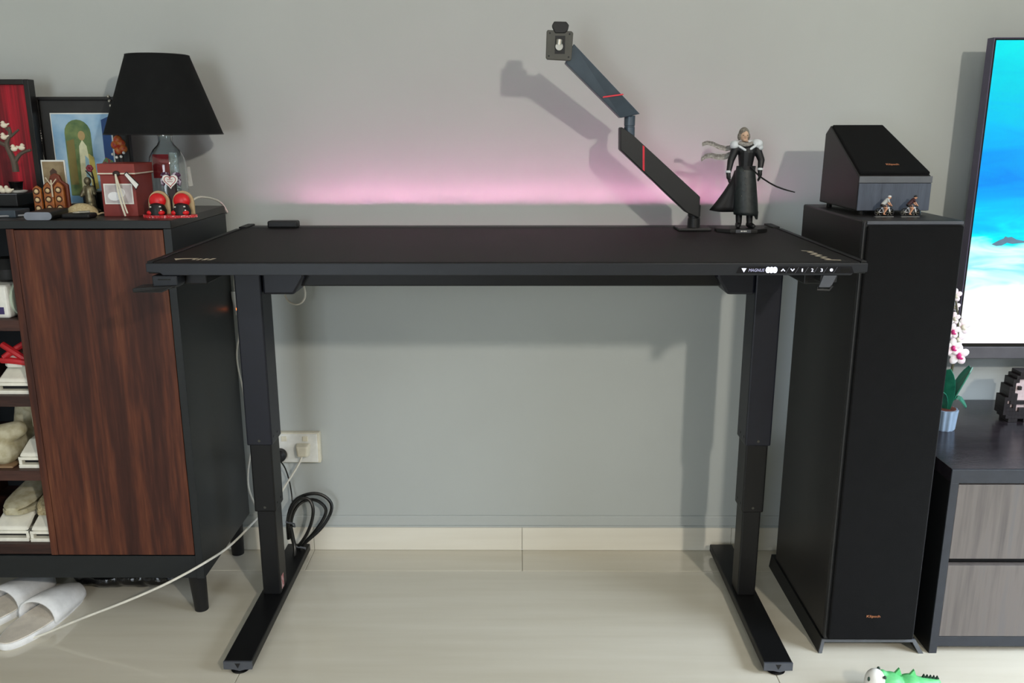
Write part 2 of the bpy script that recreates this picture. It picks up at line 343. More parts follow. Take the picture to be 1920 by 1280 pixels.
def chev(b, x, s): b.prism([(x-0.0045, -0.0022, pz-0.002*s), (x, -0.0022, pz+0.003*s), (x+0.0045, -0.0022, pz-0.002*s), (x+0.003, -0.0022, pz-0.003*s), (x, -0.0022, pz+0.0005*s), (x-0.003, -0.0022, pz-0.003*s)], (0, 0.001, 0))
part('up_arrow', m_lit, pn, lambda b: chev(b, 0.5745, 1)); part('down_arrow', m_lit, pn, lambda b: chev(b, 0.594, -1))
for ch, x in (('1', 0.613), ('2', 0.6325), ('3', 0.652)): text('preset_number', ch, m_lit, pn, (x, -0.002, pz-0.0035), (1, 0, 0), (0, 0, 1), 0.0022 if ch == '1' else 0.0045, 0.0066)
part('lock_button', m_lit, pn, lambda b: b.cyl((0.6745, -0.0022, pz), (0.6745, -0.001, pz), 0.0032))
for x in (0.584, 0.6035, 0.623, 0.6425, 0.6625, 0.683): MB().prism([(x-0.004, -0.0019, pz-0.006), (x-0.003, -0.0019, pz-0.006), (x+0.004, -0.0019, pz+0.006), (x+0.003, -0.0019, pz+0.006)], (0, 0.001, 0)).build('divider_stroke', m_edge, pn)
MB().box(0.694, 0.712, -0.0022, -0.001, pz-0.0045, pz+0.0035).build('usb_port', m_blackg, pn)
# desk mat, cable clip, hooks
mt = thing('desk_mat', (0, 0.32, H), 'large dark leatherette mat covering the desktop', 'desk mat')
bx('sheet', m_mat, mt, -0.7365, 0.7365, 0.0085, 0.6385, H-0.0018, H+0.0016, 0.0008)
zz = H+0.0018
def flat(b, pts, z=zz): b.prism([(x, y, z) for x, y in pts], (0, 0, 0.0002))
part('corner_mark', m_gold, mt, lambda b: [flat(b, [(-0.712, 0.058), (-0.700, 0.035), (-0.692, 0.050), (-0.66, 0.056), (-0.66, 0.062), (-0.69, 0.062)]), flat(b, [(-0.668, 0.040), (-0.662, 0.040), (-0.662, 0.056), (-0.668, 0.056)]),
     flat(b, [(-0.658, 0.036), (-0.652, 0.036), (-0.650, 0.058), (-0.656, 0.058)]), flat(b, [(-0.646, 0.036), (-0.638, 0.036), (-0.636, 0.058), (-0.644, 0.058)]), flat(b, [(-0.634, 0.036), (-0.626, 0.036), (-0.622, 0.06), (-0.63, 0.06)])], label='pale gold logo print')
def zig(b):
    p = [(0.668, 0.176), (0.690, 0.160), (0.672, 0.150), (0.690, 0.135), (0.668, 0.118), (0.691, 0.108), (0.670, 0.092), (0.692, 0.078), (0.672, 0.062), (0.690, 0.050), (0.672, 0.040), (0.705, 0.032)]
    for (xa2, ya2), (xb2, yb2) in zip(p, p[1:]): flat(b, [(xa2, ya2-0.0035), (xb2, yb2-0.0035), (xb2, yb2+0.0035), (xa2, ya2+0.0035)])
part('edge_mark', m_gold, mt, zig, label='jagged pale gold logo print')
tag(MB().box(-0.672, -0.588, 0.628, 0.662, H+0.0017, H+0.021).build('cable_clip', m_armdark, bevel=0.005, segs=3), 'small black block-shaped cable anchor at the back left of the desk', 'cable clip')
hg = thing('headset_hanger', (-0.715, 0.01, 0.973), 'dark grey headset hanger under the front left corner of the desk', 'hanger')
MB().prism([(-0.7395, -0.0015, 1.0055), (-0.6862, -0.0015, 1.0055), (-0.6862, -0.0015, 0.985), (-0.692, -0.0015, 0.979), (-0.7395, -0.0015, 0.979)], (0, 0.045, 0)).build('plate', m_deskfront, hg, bevel=0.003)
MB().hull8([(-0.774, -0.020, 0.973), (-0.714, -0.020, 0.973), (-0.714, 0.03, 0.973), (-0.774, 0.03, 0.973)], [(-0.774, -0.022, 0.982), (-0.687, -0.010, 0.986), (-0.687, 0.035, 0.986), (-0.774, 0.03, 0.982)]).build('hook', m_black, hg, bevel=0.002)
MB().box(-0.727, -0.700, -0.0022, 0.0, 0.996, 0.999).build('slot', m_blackg, hg)
hr = thing('bag_hook', (0.67, 0.02, 0.972), 'dark grey folded metal hook under the front right corner of the desk', 'hook')
MB().prism([(0.660, -0.0005, 1.0055), (0.687, -0.0005, 1.0055), (0.677, -0.0005, 0.981), (0.652, -0.0005, 0.981)], (0, 0.004, 0)).build('plate', m_edge, hr)
part('loop', m_black, hr, lambda b: b.tube([(0.650, 0.0, 0.982), (0.648, 0.0, 0.976), (0.674, 0.0, 0.975), (0.680, 0.0, 0.984)], 0.0028), smooth=True)
bx('bracket', m_black, hr, 0.655, 0.69, 0.0035, 0.04, 0.99, 1.0055, 0.002)

# ------------------------------------------------------------------ monitor arm
ma = thing('monitor_arm', (0.5, 0.575, H), 'black and slate folding monitor arm with red stripes, clamped to the desk', 'monitor arm')
bx('clamp_plate', m_armdark, ma, 0.455, 0.545, 0.545, 0.625, H+0.0017, H+0.010, 0.003)
part('post', m_armdark, ma, lambda b: b.lathe((0.502, 0.577, H+0.009), [(0.017, 0), (0.0165, 0.025), (0.0155, 0.026), (0.0155, 0.030), (0.0165, 0.031), (0.0165, 0.06)], 24), smooth=True)
A = lambda px, py, y: at(px, py, y)
la = MB().prism([A(1163, 240, .552), A(1166, 238, .552), A(1187, 253, .552), A(1313, 369, .552), A(1311, 409, .552), A(1288, 399, .552), A(1163, 281, .552)], (0, 0.048, 0)).build('lower_link', m_armdark, ma, bevel=0.003)
MB().prism([A(1205, 272, .552)-Vector((0, .0006, 0)), A(1208.5, 275, .552)-Vector((0, .0006, 0)), A(1208.5, 321, .552)-Vector((0, .0006, 0)), A(1205, 318, .552)-Vector((0, .0006, 0))], (0, 0.001, 0)).build('red_stripe', m_red, la)
part('elbow_joint', m_armblue, ma, lambda b: b.lathe(A(1179.5, 262, .576), [(0.0145, 0), (0.0145, 0.032), (0.0135, 0.033), (0.0135, 0.036), (0.0145, 0.037), (0.0145, 0.062)], 24), smooth=True)
ul = MB().hull8([A(1060, 117, .485), A(1164, 221, .545), A(1200, 213.5, .545), A(1076, 82, .485)], [A(1060, 117, .485)+Vector((0, .05, 0)), A(1164, 221, .545)+Vector((0, .05, 0)), A(1200, 213.5, .545)+Vector((0, .05, 0)), A(1076, 82, .485)+Vector((0, .05, 0))]).build('upper_link', m_armblue, ma, bevel=0.0015)
e = Vector((0, .0007, 0))
MB().prism([A(1130, 183.5, .5215)-e, A(1131, 180.5, .5215)-e, A(1168, 175.5, .5222)-e, A(1169.5, 178, .5222)-e], (0, 0.0012, 0)).build('red_stripe', m_red, ul)
hd = MB().prism([A(1027, 56, .455), A(1072, 58.5, .455), A(1075, 62, .455), A(1071.5, 111, .455), A(1069, 114, .455), A(1026, 111.5, .455), A(1023.5, 108, .455), A(1025, 59, .455)], (0, 0.012, 0)).build('mounting_plate', m_vesa, ma, bevel=0.0015)
MB().prism([A(1041, 67, .4545), A(1060, 67, .4545), A(1059, 101, .4545), A(1040, 101, .4545)], (0, 0.002, 0)).build('slot', m_black, hd)
part('bolt', m_silver, hd, lambda b: [b.cyl(A(1049, 74, .453), A(1048, 84, .453), 0.0085, n=16), b.cyl(A(1048.5, 87, .4545), A(1048.5, 87, .449), 0.0092, n=20), b.cyl(A(1048.5, 87, .449), A(1048.5, 87, .447), 0.0045, n=8)], smooth=True)
for px, py in ((1031, 62), (1068, 64), (1029, 105), (1066, 107)): part('screw_hole', m_black, hd, lambda b: b.cyl(A(px, py, .4555), A(px, py, .4545), 0.0022, n=10))
MB().prism([A(1036, 52, .452), A(1035, 47, .452), A(1039, 40, .452), A(1062, 40.5, .452), A(1067, 47, .452), A(1065, 56, .452), A(1060, 62, .452), A(1041, 62, .452)], (0, 0.014, 0)).build('release_latch', m_black, ma, bevel=0.002)
part('swivel', m_armdark, ma, lambda b: b.cyl(A(1053, 92, .466), A(1066, 98, .512), 0.017, n=20), smooth=True)

# ------------------------------------------------------------------ coat figurine on the desk (plain generic figure)
FY = 0.545
P = lambda px, py, dy=0.0: at(px, py, FY)+Vector((0, dy, 0))
fg = thing('figurine', (0.625, 0.54, H+0.0017), 'small dark figurine in a long flared coat with pale shoulder cape on a black base', 'figurine')
zb0 = H+0.0017
part('plinth', m_black, fg, lambda b: b.loft([[Vector((0.622+x*k, 0.545+y*k, z)) for x, y in ((-0.068, -0.012), (-0.036, -0.035), (0.036, -0.035), (0.068, -0.012), (0.068, 0.012), (0.036, 0.035), (-0.036, 0.035), (-0.068, 0.012))] for k, z in ((1.0, zb0), (1.0, zb0+0.008), (0.96, zb0+0.010))]), bevel=0.001)
np_ = bx('name_plate', m_edge, fg, 0.600, 0.640, 0.508, 0.5105, zb0+0.0005, zb0+0.0085)
for x0, x1 in ((0.613, 0.617), (0.6185, 0.6205), (0.622, 0.625), (0.6265, 0.6285)): MB().box(x0, x1, 0.5072, 0.509, zb0+0.003, zb0+0.0065).build('name_mark', m_white, np_)
zt = zb0+0.010
feet = [(P(1386, 425), 1), (P(1407, 425), -1)]
def body(b):
    hipL, hipR = P(1389, 332), P(1404, 332)
    for (hip, px, sx) in ((hipL, 1385, -1), (hipR, 1405, 1)):
        knee = P(px+1, 378); ank = P(px, 418); ank.z = max(ank.z, zt+0.012)
        b.caps(hip, knee, 0.0125, 0.0105); b.caps(knee, ank, 0.0105, 0.008)
        b.caps(ank+Vector((0, 0.004, -0.004)), Vector((ank.x+sx*0.006, ank.y-0.018, zt+0.006)), 0.0085, 0.006)
    b.caps(P(1396, 335), P(1398, 312), 0.019, 0.017); b.caps(P(1398, 312), P(1400, 285), 0.018, 0.023); b.caps(P(1387, 278), P(1412, 276), 0.014, 0.014)
    b.caps(P(1399, 278), P(1397, 262), 0.008, 0.0075)
    b.ell(P(1395.5, 253), (0.0115, 0.0135, 0.0165)); b.ell(P(1395.5, 255, -0.0135), (0.002, 0.003, 0.004)); b.ell(P(1395.5, 262, -0.006), (0.006, 0.007, 0.005))
    b.ell(P(1386.5, 254), (0.002, 0.003, 0.004)); b.ell(P(1404.5, 254), (0.002, 0.003, 0.004))
    for pts, sx in ((((1380, 277), (1370, 301), (1364, 325)), -1), (((1418, 276), (1427, 300), (1423, 320)), 1)):
        s_, el, wr_ = [P(*p) for p in pts]; el.y -= 0.002; wr_.y -= 0.01
        b.caps(s_, el, 0.0115, 0.009); b.caps(el, wr_, 0.009, 0.0062)
        hand = wr_+Vector((sx*-0.0005, -0.003, -0.010)); b.caps(wr_, hand, 0.0055, 0.006)
        for k, L in enumerate((0.010, 0.012, 0.011, 0.008)):
            a0 = hand+Vector((0, -0.005+0.0034*k, -0.004)); b.caps(a0, a0+Vector((-sx*0.001, -0.0006, -L*0.6)), 0.0019); b.caps(a0+Vector((-sx*0.001, -0.0006, -L*0.6)), a0+Vector((-sx*0.004, -0.0006, -L)), 0.0018, 0.0015)
        b.caps(hand+Vector((0, -0.005, 0.001)), hand+Vector((-sx*0.004, -0.0085, -0.006)), 0.002, 0.0016)
zo = lambda z: (z-zb0)
neck = P(1397, 266).z
m_fig = zramp('painted_figure', [(0, (22, 22, 24)), (min(0.95, (neck-zb0)*3), (214, 178, 150))], 0.5, 3)
bd = MB(); body(bd); bo = voxel(bd.build('body', m_fig, fg), 0.0013)
m_hair = mat('figure_hair', (92, 84, 74), 0.6, c2=(150, 144, 134), scale=300); m_coat = mat('figure_coat', (30, 36, 37), 0.5, c2=(44, 50, 50), scale=120); m_lining = mat('figure_lining', (18, 16, 18), 0.6)
def hairf(b):
    b.ell(P(1395.5, 249.5, 0.003), (0.0135, 0.0145, 0.0155)); b.ell(P(1387, 256, 0.003), (0.005, 0.009, 0.010)); b.ell(P(1404, 256, 0.003), (0.0045, 0.009, 0.009)); b.ell(P(1392, 245, -0.007), (0.008, 0.006, 0.005))
hb = MB(); hairf(hb); voxel(hb.build('hair', m_hair, fg), 0.0013)
for sx in (-1, 1): part('eye', m_black, bo, lambda b: b.ell(P(1395.5+sx*4, 253.5, -0.0128), (0.0016, 0.001, 0.001), 8, 6))
part('mouth', mat('figure_mouth', (150, 90, 80), 0.5), bo, lambda b: b.ell(P(1395.5, 260, -0.0122), (0.003, 0.001, 0.0007), 8, 6))
def skirt(b):
    rings = []
    for py, xl, xr, ry in ((311, 1381, 1417, .0165), (322, 1379, 1416, .019), (345, 1378, 1418, .022), (375, 1376, 1420, .026), (396, 1375, 1421, .029), (402, 1376, 1420, .029)):
        a, c = P(xl, py), P(xr, py); rings.append([Vector(((a.x+c.x)/2+math.cos(t)*(c.x-a.x)/2, FY+math.sin(t)*ry, a.z-0.004*max(0, math.cos(t))*(py > 380))) for t in [2*PI*i/28 for i in range(28)]])
    b.loft(rings, cap=False)
sk = part('coat_skirt', m_coat, fg, skirt, smooth=True); so = sk.modifiers.new('thick', 'SOLIDIFY'); so.thickness = 0.0015
def flare(b):
    rows = []
    for i, t in enumerate([k/8 for k in range(9)]):
        a = P(1381-3*t, 318+79*t, -0.004); c = P(1379-46*t**1.35, 320+75*t, 0.012+0.010*t)
        rows.append([a.lerp(c, u)+Vector((0, 0.006*math.sin(u*PI*2)*t, -0.003*math.sin(u*PI)*t)) for u in [j/6 for j in range(7)]])
    b.loft(rows, closed=False)
sk2 = part('coat_tail', m_lining, fg, flare, smooth=True); so = sk2.modifiers.new('thick', 'SOLIDIFY'); so.thickness = 0.0018
def tail_tip(b): b.hull8([P(1412, 396, -.012), P(1421, 396, -.006), P(1421, 396, .01), P(1412, 396, .012)], [P(1417, 411, -.004), P(1420, 411, -.003), P(1420, 411, .003), P(1417, 411, .004)])
part('coat_hem', m_coat, sk, tail_tip)
m_cape = mat('figure_cape', (206, 212, 216), 0.5, c2=(232, 236, 240), scale=60)
cp = MB(); cp.ell(P(1378, 272), (0.013, 0.014, 0.012)); cp.ell(P(1419, 270), (0.016, 0.016, 0.013)); cp.ell(P(1424, 277), (0.010, 0.013, 0.008)); cp.caps(P(1378, 270, .012), P(1418, 268, .012), 0.008); cp.caps(P(1384, 274, -.014), P(1394, 281, -.018), 0.0035); cp.caps(P(1414, 273, -.014), P(1404, 279, -.018), 0.0035)
voxel(cp.build('shoulder_cape', m_cape, fg), 0.0013)
m_scarf = mat('figure_scarf', (126, 120, 114), 0.6, c2=(176, 172, 166), scale=200)
sf = MB()
def ribbon(pts, w):
    rows = []
    for i, (x, y) in enumerate(pts):
        c = P(x, y, 0.014+0.004*i+0.003*math.sin(i*1.7)); ww = w*(1-0.35*i/len(pts))
        rows.append([c+Vector((0, -0.001, ww)), c+Vector((0, 0.002, 0)), c+Vector((0, -0.001, -ww)), c+Vector((0, 0.003, 0))])
    sf.loft(rows)
ribbon([(1386, 272), (1376, 277), (1364, 279), (1352, 276), (1341, 270), (1331, 268), (1322, 271)], 0.0075)
ribbon([(1386, 279), (1376, 288), (1364, 294), (1350, 295), (1338, 292), (1328, 294), (1320, 300)], 0.0085)
sf.tube([P(1384, 268, -.010), P(1390, 270, -.017), P(1398, 271, -.019), P(1408, 268, -.012)], [0.005, 0.0055, 0.0055, 0.004], 8, 2)
sf.build('scarf', m_scarf, fg, smooth=True)
part('belt', m_lining, fg, lambda b: b.loft([ring((P(1399, py).x, FY, P(1399, py).z), 0.0215, 0.019) for py in (311, 318)]), smooth=True)
for px, py in ((1392, 320), (1395, 332), (1394, 344), (1390, 356), (1386, 366)): part('button', m_silver, fg, lambda b: b.ell(P(px, py, -0.0235-0.00005*(py-320)), 0.0013, 8, 6))
for px, py in ((1363.5, 322), (1423.5, 317)): part('cuff', m_cape, fg, lambda b: b.cyl(P(px, py+2, -.009), P(px+.5, py-2, -.008), 0.0078, n=14))
part('walking_stick', m_black, fg, lambda b: b.tube([P(1403, 312, -0.024), P(1420, 329, -0.014), P(1448, 347, -0.01), P(1470, 355, -0.008), P(1489, 360, -0.006)], [0.0016, 0.0021, 0.0021, 0.002, 0.0014], 8, 1), smooth=True)

# ------------------------------------------------------------------ tower speaker and the slanted speaker on it
ts = thing('tower_speaker', (0.915, 0.39, 0), 'tall black floor-standing speaker beside the desk', 'speaker')
ST = 1.100
bx('cabinet', m_spk, ts, 0.803, 1.030, 0.186, 0.602, 0.040, ST, 0.004)
bz = MB().prism([(0.803, 0.176, ST-0.004), (0.807, 0.176, ST), (1.026, 0.176, ST), (1.030, 0.176, ST-0.004), (1.030, 0.176, 0.042), (0.803, 0.176, 0.042)], (0, 0.010, 0)).build('front_baffle', mat('baffle_dark', (30, 31, 33), 0.5), ts, bevel=0.005)
bx('top_bevel_highlight', m_edge, ts, 0.809, 1.0245, 0.171, 0.1765, ST-0.008, ST-0.0005, 0.001)  # lighter grey strip: highlight along the front top edge put into the colour
bx('grille', m_grille, ts, 0.809, 1.0245, 0.1655, 0.1765, 0.046, ST-0.010, 0.004)
def ubase(b, ya, yb, t):
    b.prism([(0.799, ya, 0.0400), (1.036, ya, 0.0400), (1.0605, ya, 0.0), (1.0605-t*1.7, ya, 0.0), (1.036-t*0.9, ya, 0.0400-t), (0.799+t*0.9, ya, 0.0400-t), (0.7935+t*1.2, ya, 0.0), (0.7935, ya, 0.0)], (0, yb-ya, 0))
part('plinth', m_black, ts, lambda b: ubase(b, 0.181, 0.628, 0.0075)); part('plinth_trim', m_trimg, ts, lambda b: ubase(b, 0.1765, 0.1812, 0.0072))
text('badge', 'Klipsch', m_copper, ts, (0.9005, 0.165, 0.108), (1, 0, 0), (0, 0, 1), 0.034, 0.0085)
hs = thing('height_speaker', (0.915, 0.40, ST), 'black wedge-shaped speaker with slanted top lying on the tower speaker', 'speaker')
zb1 = ST+0.011
xl, xr = 0.828, 0.9995
fz = 1.1755
prof = lambda x, xb: [(x, 0.293, zb1), (x, 0.293, fz), (x, 0.293, fz+0.0155), (xb, 0.520, 1.3075), (xb, 0.552, 1.2875), (x, 0.552, zb1)]
aL, aR = prof(xl, xl+0.002), prof(xr, 0.9625)
MB().add(aL+aR, [(0, 1, 2, 3, 4, 5), (11, 10, 9, 8, 7, 6)]+[(i, (i+1) % 6, 6+(i+1) % 6, 6+i) for i in range(6)]).build('cabinet', m_spk, hs, bevel=0.003)
sl = (Vector((0, 0.520, 1.3075))-Vector((0, 0.293, fz+0.0155))).normalized(); nn = Vector((0, -sl.z, sl.y))
p0, p1 = Vector((0, 0.300, fz+0.0155+0.004)), Vector((0, 0.514, 1.304)); 
q = [Vector((xl+0.003, 0, 0))+p0, Vector((xr-0.003, 0, 0))+p0, Vector((0.9605, 0, 0))+p1, Vector((xl+0.004, 0, 0))+p1]
MB().hull8([x-nn*0.004 for x in q], [x+nn*0.007 for x in q]).build('grille', m_grille, hs, bevel=0.003)
bx('front_board', m_ebony, hs, xl+0.001, xr-0.001, 0.2905, 0.2935, zb1+0.001, fz, 0.0006)
bx('front_band', m_trimg, hs, xl, xr, 0.2895, 0.2935, fz+0.0012, fz+0.0165, 0.0008)
o0 = p0+nn*0.0072+sl*0.030
text('badge', 'Klipsch', m_copper, hs, (0.903, o0.y, o0.z), (1, 0, 0), sl, 0.030, 0.0095)
for x in (xl+0.012, xr-0.024):
    for y in (0.31, 0.525): part('rubber_foot', m_blackg, hs, lambda b: b.cyl((x+0.006, y, ST), (x+0.006, y, zb1+0.001), 0.007))

# ------------------------------------------------------------------ toy cyclists
m_tyre = mat('tyre', (16, 16, 17), 0.5); m_bike = mat('bike_paint', (196, 196, 198), 0.35); m_skin = mat('toy_skin', (206, 150, 116), 0.5); m_short = mat('toy_shorts', (22, 20, 22), 0.6)
def cyclist(x, y, z, jersey, helmet, label):
    t = thing('toy_cyclist', (x, y, z), label, 'toy', 'toy cyclists on the speaker'); k = 0.0475/1.0
    Q = lambda a, c, d=0.0: Vector((x+a*k, y+d*k, z+0.001+c*k))
    bx('stand', mat('toy_stand', (120, 120, 118), 0.5), t, x-0.45*k, x+0.45*k, y-0.10*k, y+0.10*k, z, z+0.0013)
    for cx_ in (-0.28, 0.28):
        w = MB(); c = Q(cx_, 0.205)
        w.tube([c+Vector((math.cos(a)*0.18*k, 0, math.sin(a)*0.18*k)) for a in [2*PI*i/20 for i in range(21)]], 0.026*k, 6); wo = w.build('wheel', m_tyre, t, smooth=True)
        s = MB()
        for i in range(6): s.tube([c, c+Vector((math.cos(i*PI/3)*0.17*k, 0, math.sin(i*PI/3)*0.17*k))], 0.008*k, 4)
        s.cyl(c-Vector((0, 0.04*k, 0)), c+Vector((0, 0.04*k, 0)), 0.03*k, n=8); s.build('spokes', m_silver, wo)
    part('bike_frame', m_bike, t, lambda b: [b.tube([Q(-0.28, 0.205), Q(-0.02, 0.20)], 0.022*k, 6), b.tube([Q(-0.02, 0.20), Q(-0.12, 0.47)], 0.022*k, 6), b.tube([Q(-0.10, 0.42), Q(0.20, 0.44)], 0.022*k, 6), b.tube([Q(-0.02, 0.20), Q(0.20, 0.42)], 0.024*k, 6), b.tube([Q(-0.28, 0.205), Q(-0.11, 0.44)], 0.018*k, 6)])
    part('fork', mat('white_fork', (236, 236, 236), 0.4), t, lambda b: b.tube([Q(0.20, 0.47), Q(0.28, 0.205)], 0.030*k, 6))
    part('handlebar', m_tyre, t, lambda b: [b.tube([Q(0.20, 0.47), Q(0.27, 0.52), Q(0.34, 0.50), Q(0.33, 0.43)], 0.022*k, 6), b.tube([Q(0.27, 0.52, -0.12), Q(0.27, 0.52, 0.12)], 0.02*k, 6)])
    part('saddle', m_tyre, t, lambda b: b.ell(Q(-0.13, 0.50), (0.09*k, 0.045*k, 0.025*k)))
    b = MB()
    b.caps(Q(-0.12, 0.58), Q(0.10, 0.80), 0.085*k, 0.10*k); b.caps(Q(0.10, 0.82), Q(0.17, 0.90), 0.045*k); b.ell(Q(0.20, 0.93), (0.075*k, 0.065*k, 0.085*k)); b.ell(Q(0.275, 0.915), (0.018*k, 0.014*k, 0.016*k))
    for s in (-1, 1):
        kn = Q(0.10, 0.45+0.05*s, s*0.07); an = Q(-0.02+0.03*s, 0.18+0.05*s, s*0.07)
        b.caps(Q(-0.12, 0.54, s*0.06), kn, 0.068*k, 0.05*k); b.caps(kn, an, 0.05*k, 0.032*k); b.caps(an, an+Vector((0.09*k, 0, -0.03*k)), 0.034*k, 0.026*k)
        el = Q(0.19, 0.65, s*0.13); ha = Q(0.30, 0.53, s*0.11)
        b.caps(Q(0.10, 0.81, s*0.10), el, 0.042*k, 0.034*k); b.caps(el, ha, 0.034*k, 0.026*k); b.ell(ha, (0.034*k, 0.024*k, 0.026*k))
    rb = b.build('rider', m_skin, t); voxel(rb, 0.0009, 1)
    jm = mat('jersey_'+helmet, jersey, 0.6)
    j = MB(); j.caps(Q(-0.10, 0.60), Q(0.10, 0.80), 0.095*k, 0.11*k)
    for s in (-1, 1): j.caps(Q(0.10, 0.81, s*0.10), Q(0.145, 0.73, s*0.115), 0.05*k, 0.046*k)
    voxel(j.build('jersey', jm, t), 0.0009, 1)
    sh = MB()
    sh.ell(Q(-0.13, 0.56), (0.095*k, 0.10*k, 0.075*k))
    for s in (-1, 1): sh.caps(Q(-0.12, 0.54, s*0.06), Q(0.0, 0.49, s*0.065), 0.074*k, 0.064*k)
    voxel(sh.build('shorts', m_short, t), 0.0009, 1)
    hc = (224, 222, 220) if helmet == 'pale' else (26, 22, 24)
    part('helmet', mat('helmet_'+helmet, hc, 0.4), t, lambda b: b.ell(Q(0.195, 0.975), (0.09*k, 0.075*k, 0.055*k)), smooth=True)
cyclist(0.882, 0.262, ST, (190, 192, 190), 'pale', 'tiny toy cyclist in pale grey jersey and white helmet on the speaker')
cyclist(0.9425, 0.262, ST, (58, 22, 28), 'dark', 'tiny toy cyclist in dark red jersey and black helmet on the speaker')

# ------------------------------------------------------------------ console, television and things on the console
co = thing('media_console', (2.0, 0.45, 0), 'low dark media console with taupe drawer fronts at the right', 'cabinet')
CT = 0.502; X0, X1 = 1.0745, 2.90
bx('top_board', m_console, co, X0, X1, 0.182, 0.728, CT-0.034, CT, 0.001); bx('top_edge', m_confront, co, X0, X1, 0.178, 0.1825, CT-0.036, CT-0.001, 0.001)
for x in (X0, X1-0.020):
    bx('side_panel', m_black, co, x, x+0.020, 0.182, 0.728, 0.0, CT-0.034); bx('side_edge', m_confront, co, x, x+0.020, 0.178, 0.1825, 0.0, CT-0.0355, 0.001)
bx('back_panel', m_black, co, X0+0.02, X1-0.02, 0.715, 0.728, 0.02, CT-0.034); bx('inner_case', m_blackg, co, X0+0.02, X1-0.02, 0.198, 0.71, 0.045, CT-0.04)
bx('bottom_rail', m_confront, co, X0+0.020, X1-0.02, 0.180, 0.198, 0.019, 0.0475, 0.001)
n = 3; dw = (X1-X0-0.04)/n
for i in range(n):
    xa_ = X0+0.0205+i*dw
    for z0_, z1_ in ((0.265, 0.4615), (0.049, 0.2465)): bx('drawer_front', m_taupe, co, xa_, xa_+dw-0.003, 0.1785, 0.197, z0_, z1_, 0.001)
tv = thing('television', (1.99, 0.62, 0.66), 'large flat television showing a bright blue sea', 'television')
TX0, TX1, TZ0, TZ1, TY = 1.268, 2.716, 0.703, 1.527, 0.606
bx('housing', m_blackg, tv, TX0, TX1, TY, TY+0.03, TZ0-0.004, TZ1, 0.001)
m_bez = mat('tv_bezel', (88, 82, 104), 0.35, metal=0.5)
part('bezel', m_bez, tv, lambda b: [b.box(TX0-0.003, TX0, TY-0.002, TY+0.03, TZ0-0.004, TZ1+0.003), b.box(TX1, TX1+0.003, TY-0.002, TY+0.03, TZ0-0.004, TZ1+0.003), b.box(TX0, TX1, TY-0.002, TY+0.03, TZ1, TZ1+0.003)])
bx('lower_bar', mat('tv_lower_bar', (96, 94, 98), 0.5, metal=0.3), tv, TX0, TX1, TY+0.002, TY+0.045, TZ0-0.040, TZ0-0.0045, 0.002)
for x in (1.62, 2.36):
    part('stand_foot', m_black, tv, lambda b: [b.box(x-0.012, x+0.012, TY+0.005, TY+0.035, CT+0.008, TZ0-0.039), b.box(x-0.015, x+0.015, TY-0.10, TY+0.10, CT+0.0003, CT+0.009)], bevel=0.002)
ms = bpy.data.materials.new('sea_picture'); ms.use_nodes = True; nt = ms.node_tree; b = nt.nodes['Principled BSDF']; b.inputs['Base Color'].default_value = (0, 0, 0, 1); b.inputs['Roughness'].default_value = 0.15
tc = nt.nodes.new('ShaderNodeTexCoord'); mp = nt.nodes.new('ShaderNodeMapping'); mp.inputs['Scale'].default_value = (2.2, 1, 9); mp.inputs['Rotation'].default_value = (0, 0.12, 0)
no = nt.nodes.new('ShaderNodeTexNoise'); no.inputs['Scale'].default_value = 1.9; no.inputs['Detail'].default_value = 3; no.inputs['Distortion'].default_value = 0.8
sp = nt.nodes.new('ShaderNodeSeparateXYZ'); nt.links.new(tc.outputs['Object'], sp.inputs[0]); nt.links.new(tc.outputs['Object'], mp.inputs[0]); nt.links.new(mp.outputs[0], no.inputs[0])
mr = nt.nodes.new('ShaderNodeMapRange'); mr.inputs[1].default_value = 0.043; mr.inputs[2].default_value = 0.867; nt.links.new(sp.outputs[2], mr.inputs[0])
ad = nt.nodes.new('ShaderNodeMath'); ad.operation = 'MULTIPLY_ADD'; ad.inputs[1].default_value = 0.26; nt.links.new(no.outputs[0], ad.inputs[0])
sb = nt.nodes.new('ShaderNodeMath'); sb.operation = 'SUBTRACT'; sb.inputs[1].default_value = 0.13; nt.links.new(mr.outputs[0], sb.inputs[0]); nt.links.new(sb.outputs[0], ad.inputs[2])
rp = nt.nodes.new('ShaderNodeValToRGB'); el = rp.color_ramp.elements
for i, (p, c) in enumerate([(0.0, (250, 246, 255)), (1.0, (0, 226, 232)), (0.20, (250, 252, 255)), (0.27, (150, 232, 244)), (0.31, (222, 250, 250)), (0.37, (0, 240, 244)), (0.44, (0, 190, 246)), (0.56, (0, 140, 236)), (0.72, (0, 182, 240)), (0.88, (0, 205, 228))]):
    x = el[i] if i < 2 else el.new(p)
    x.position = p; x.color = lin(c)
nt.links.new(ad.outputs[0], rp.inputs[0]); nt.links.new(rp.outputs[0], b.inputs['Emission Color']); b.inputs['Emission Strength'].default_value = 1.15
scn = bx('screen', ms, tv, TX0+0.005, TX1-0.005, TY-0.001, TY+0.001, TZ0+0.006, TZ1-0.004, label='glowing picture of a turquoise sea')
m_ray = mat('screen_ray', (60, 80, 96), 0.4, emit=(86, 118, 140), es=0.8, var=0.3); S = lambda px, py: at(px, py, TY-0.0012)
MB().prism([S(1859, 458), S(1872, 451), S(1882, 447), S(1885, 443), S(1890, 445), S(1897, 444), S(1906, 449), S(1922, 452), S(1950, 447), S(1920, 455), S(1898, 457), S(1888, 455), S(1878, 460), S(1868, 461)], (0, 0.0004, 0)).build('sea_creature', m_ray, scn, label='grey sea creature in the picture')

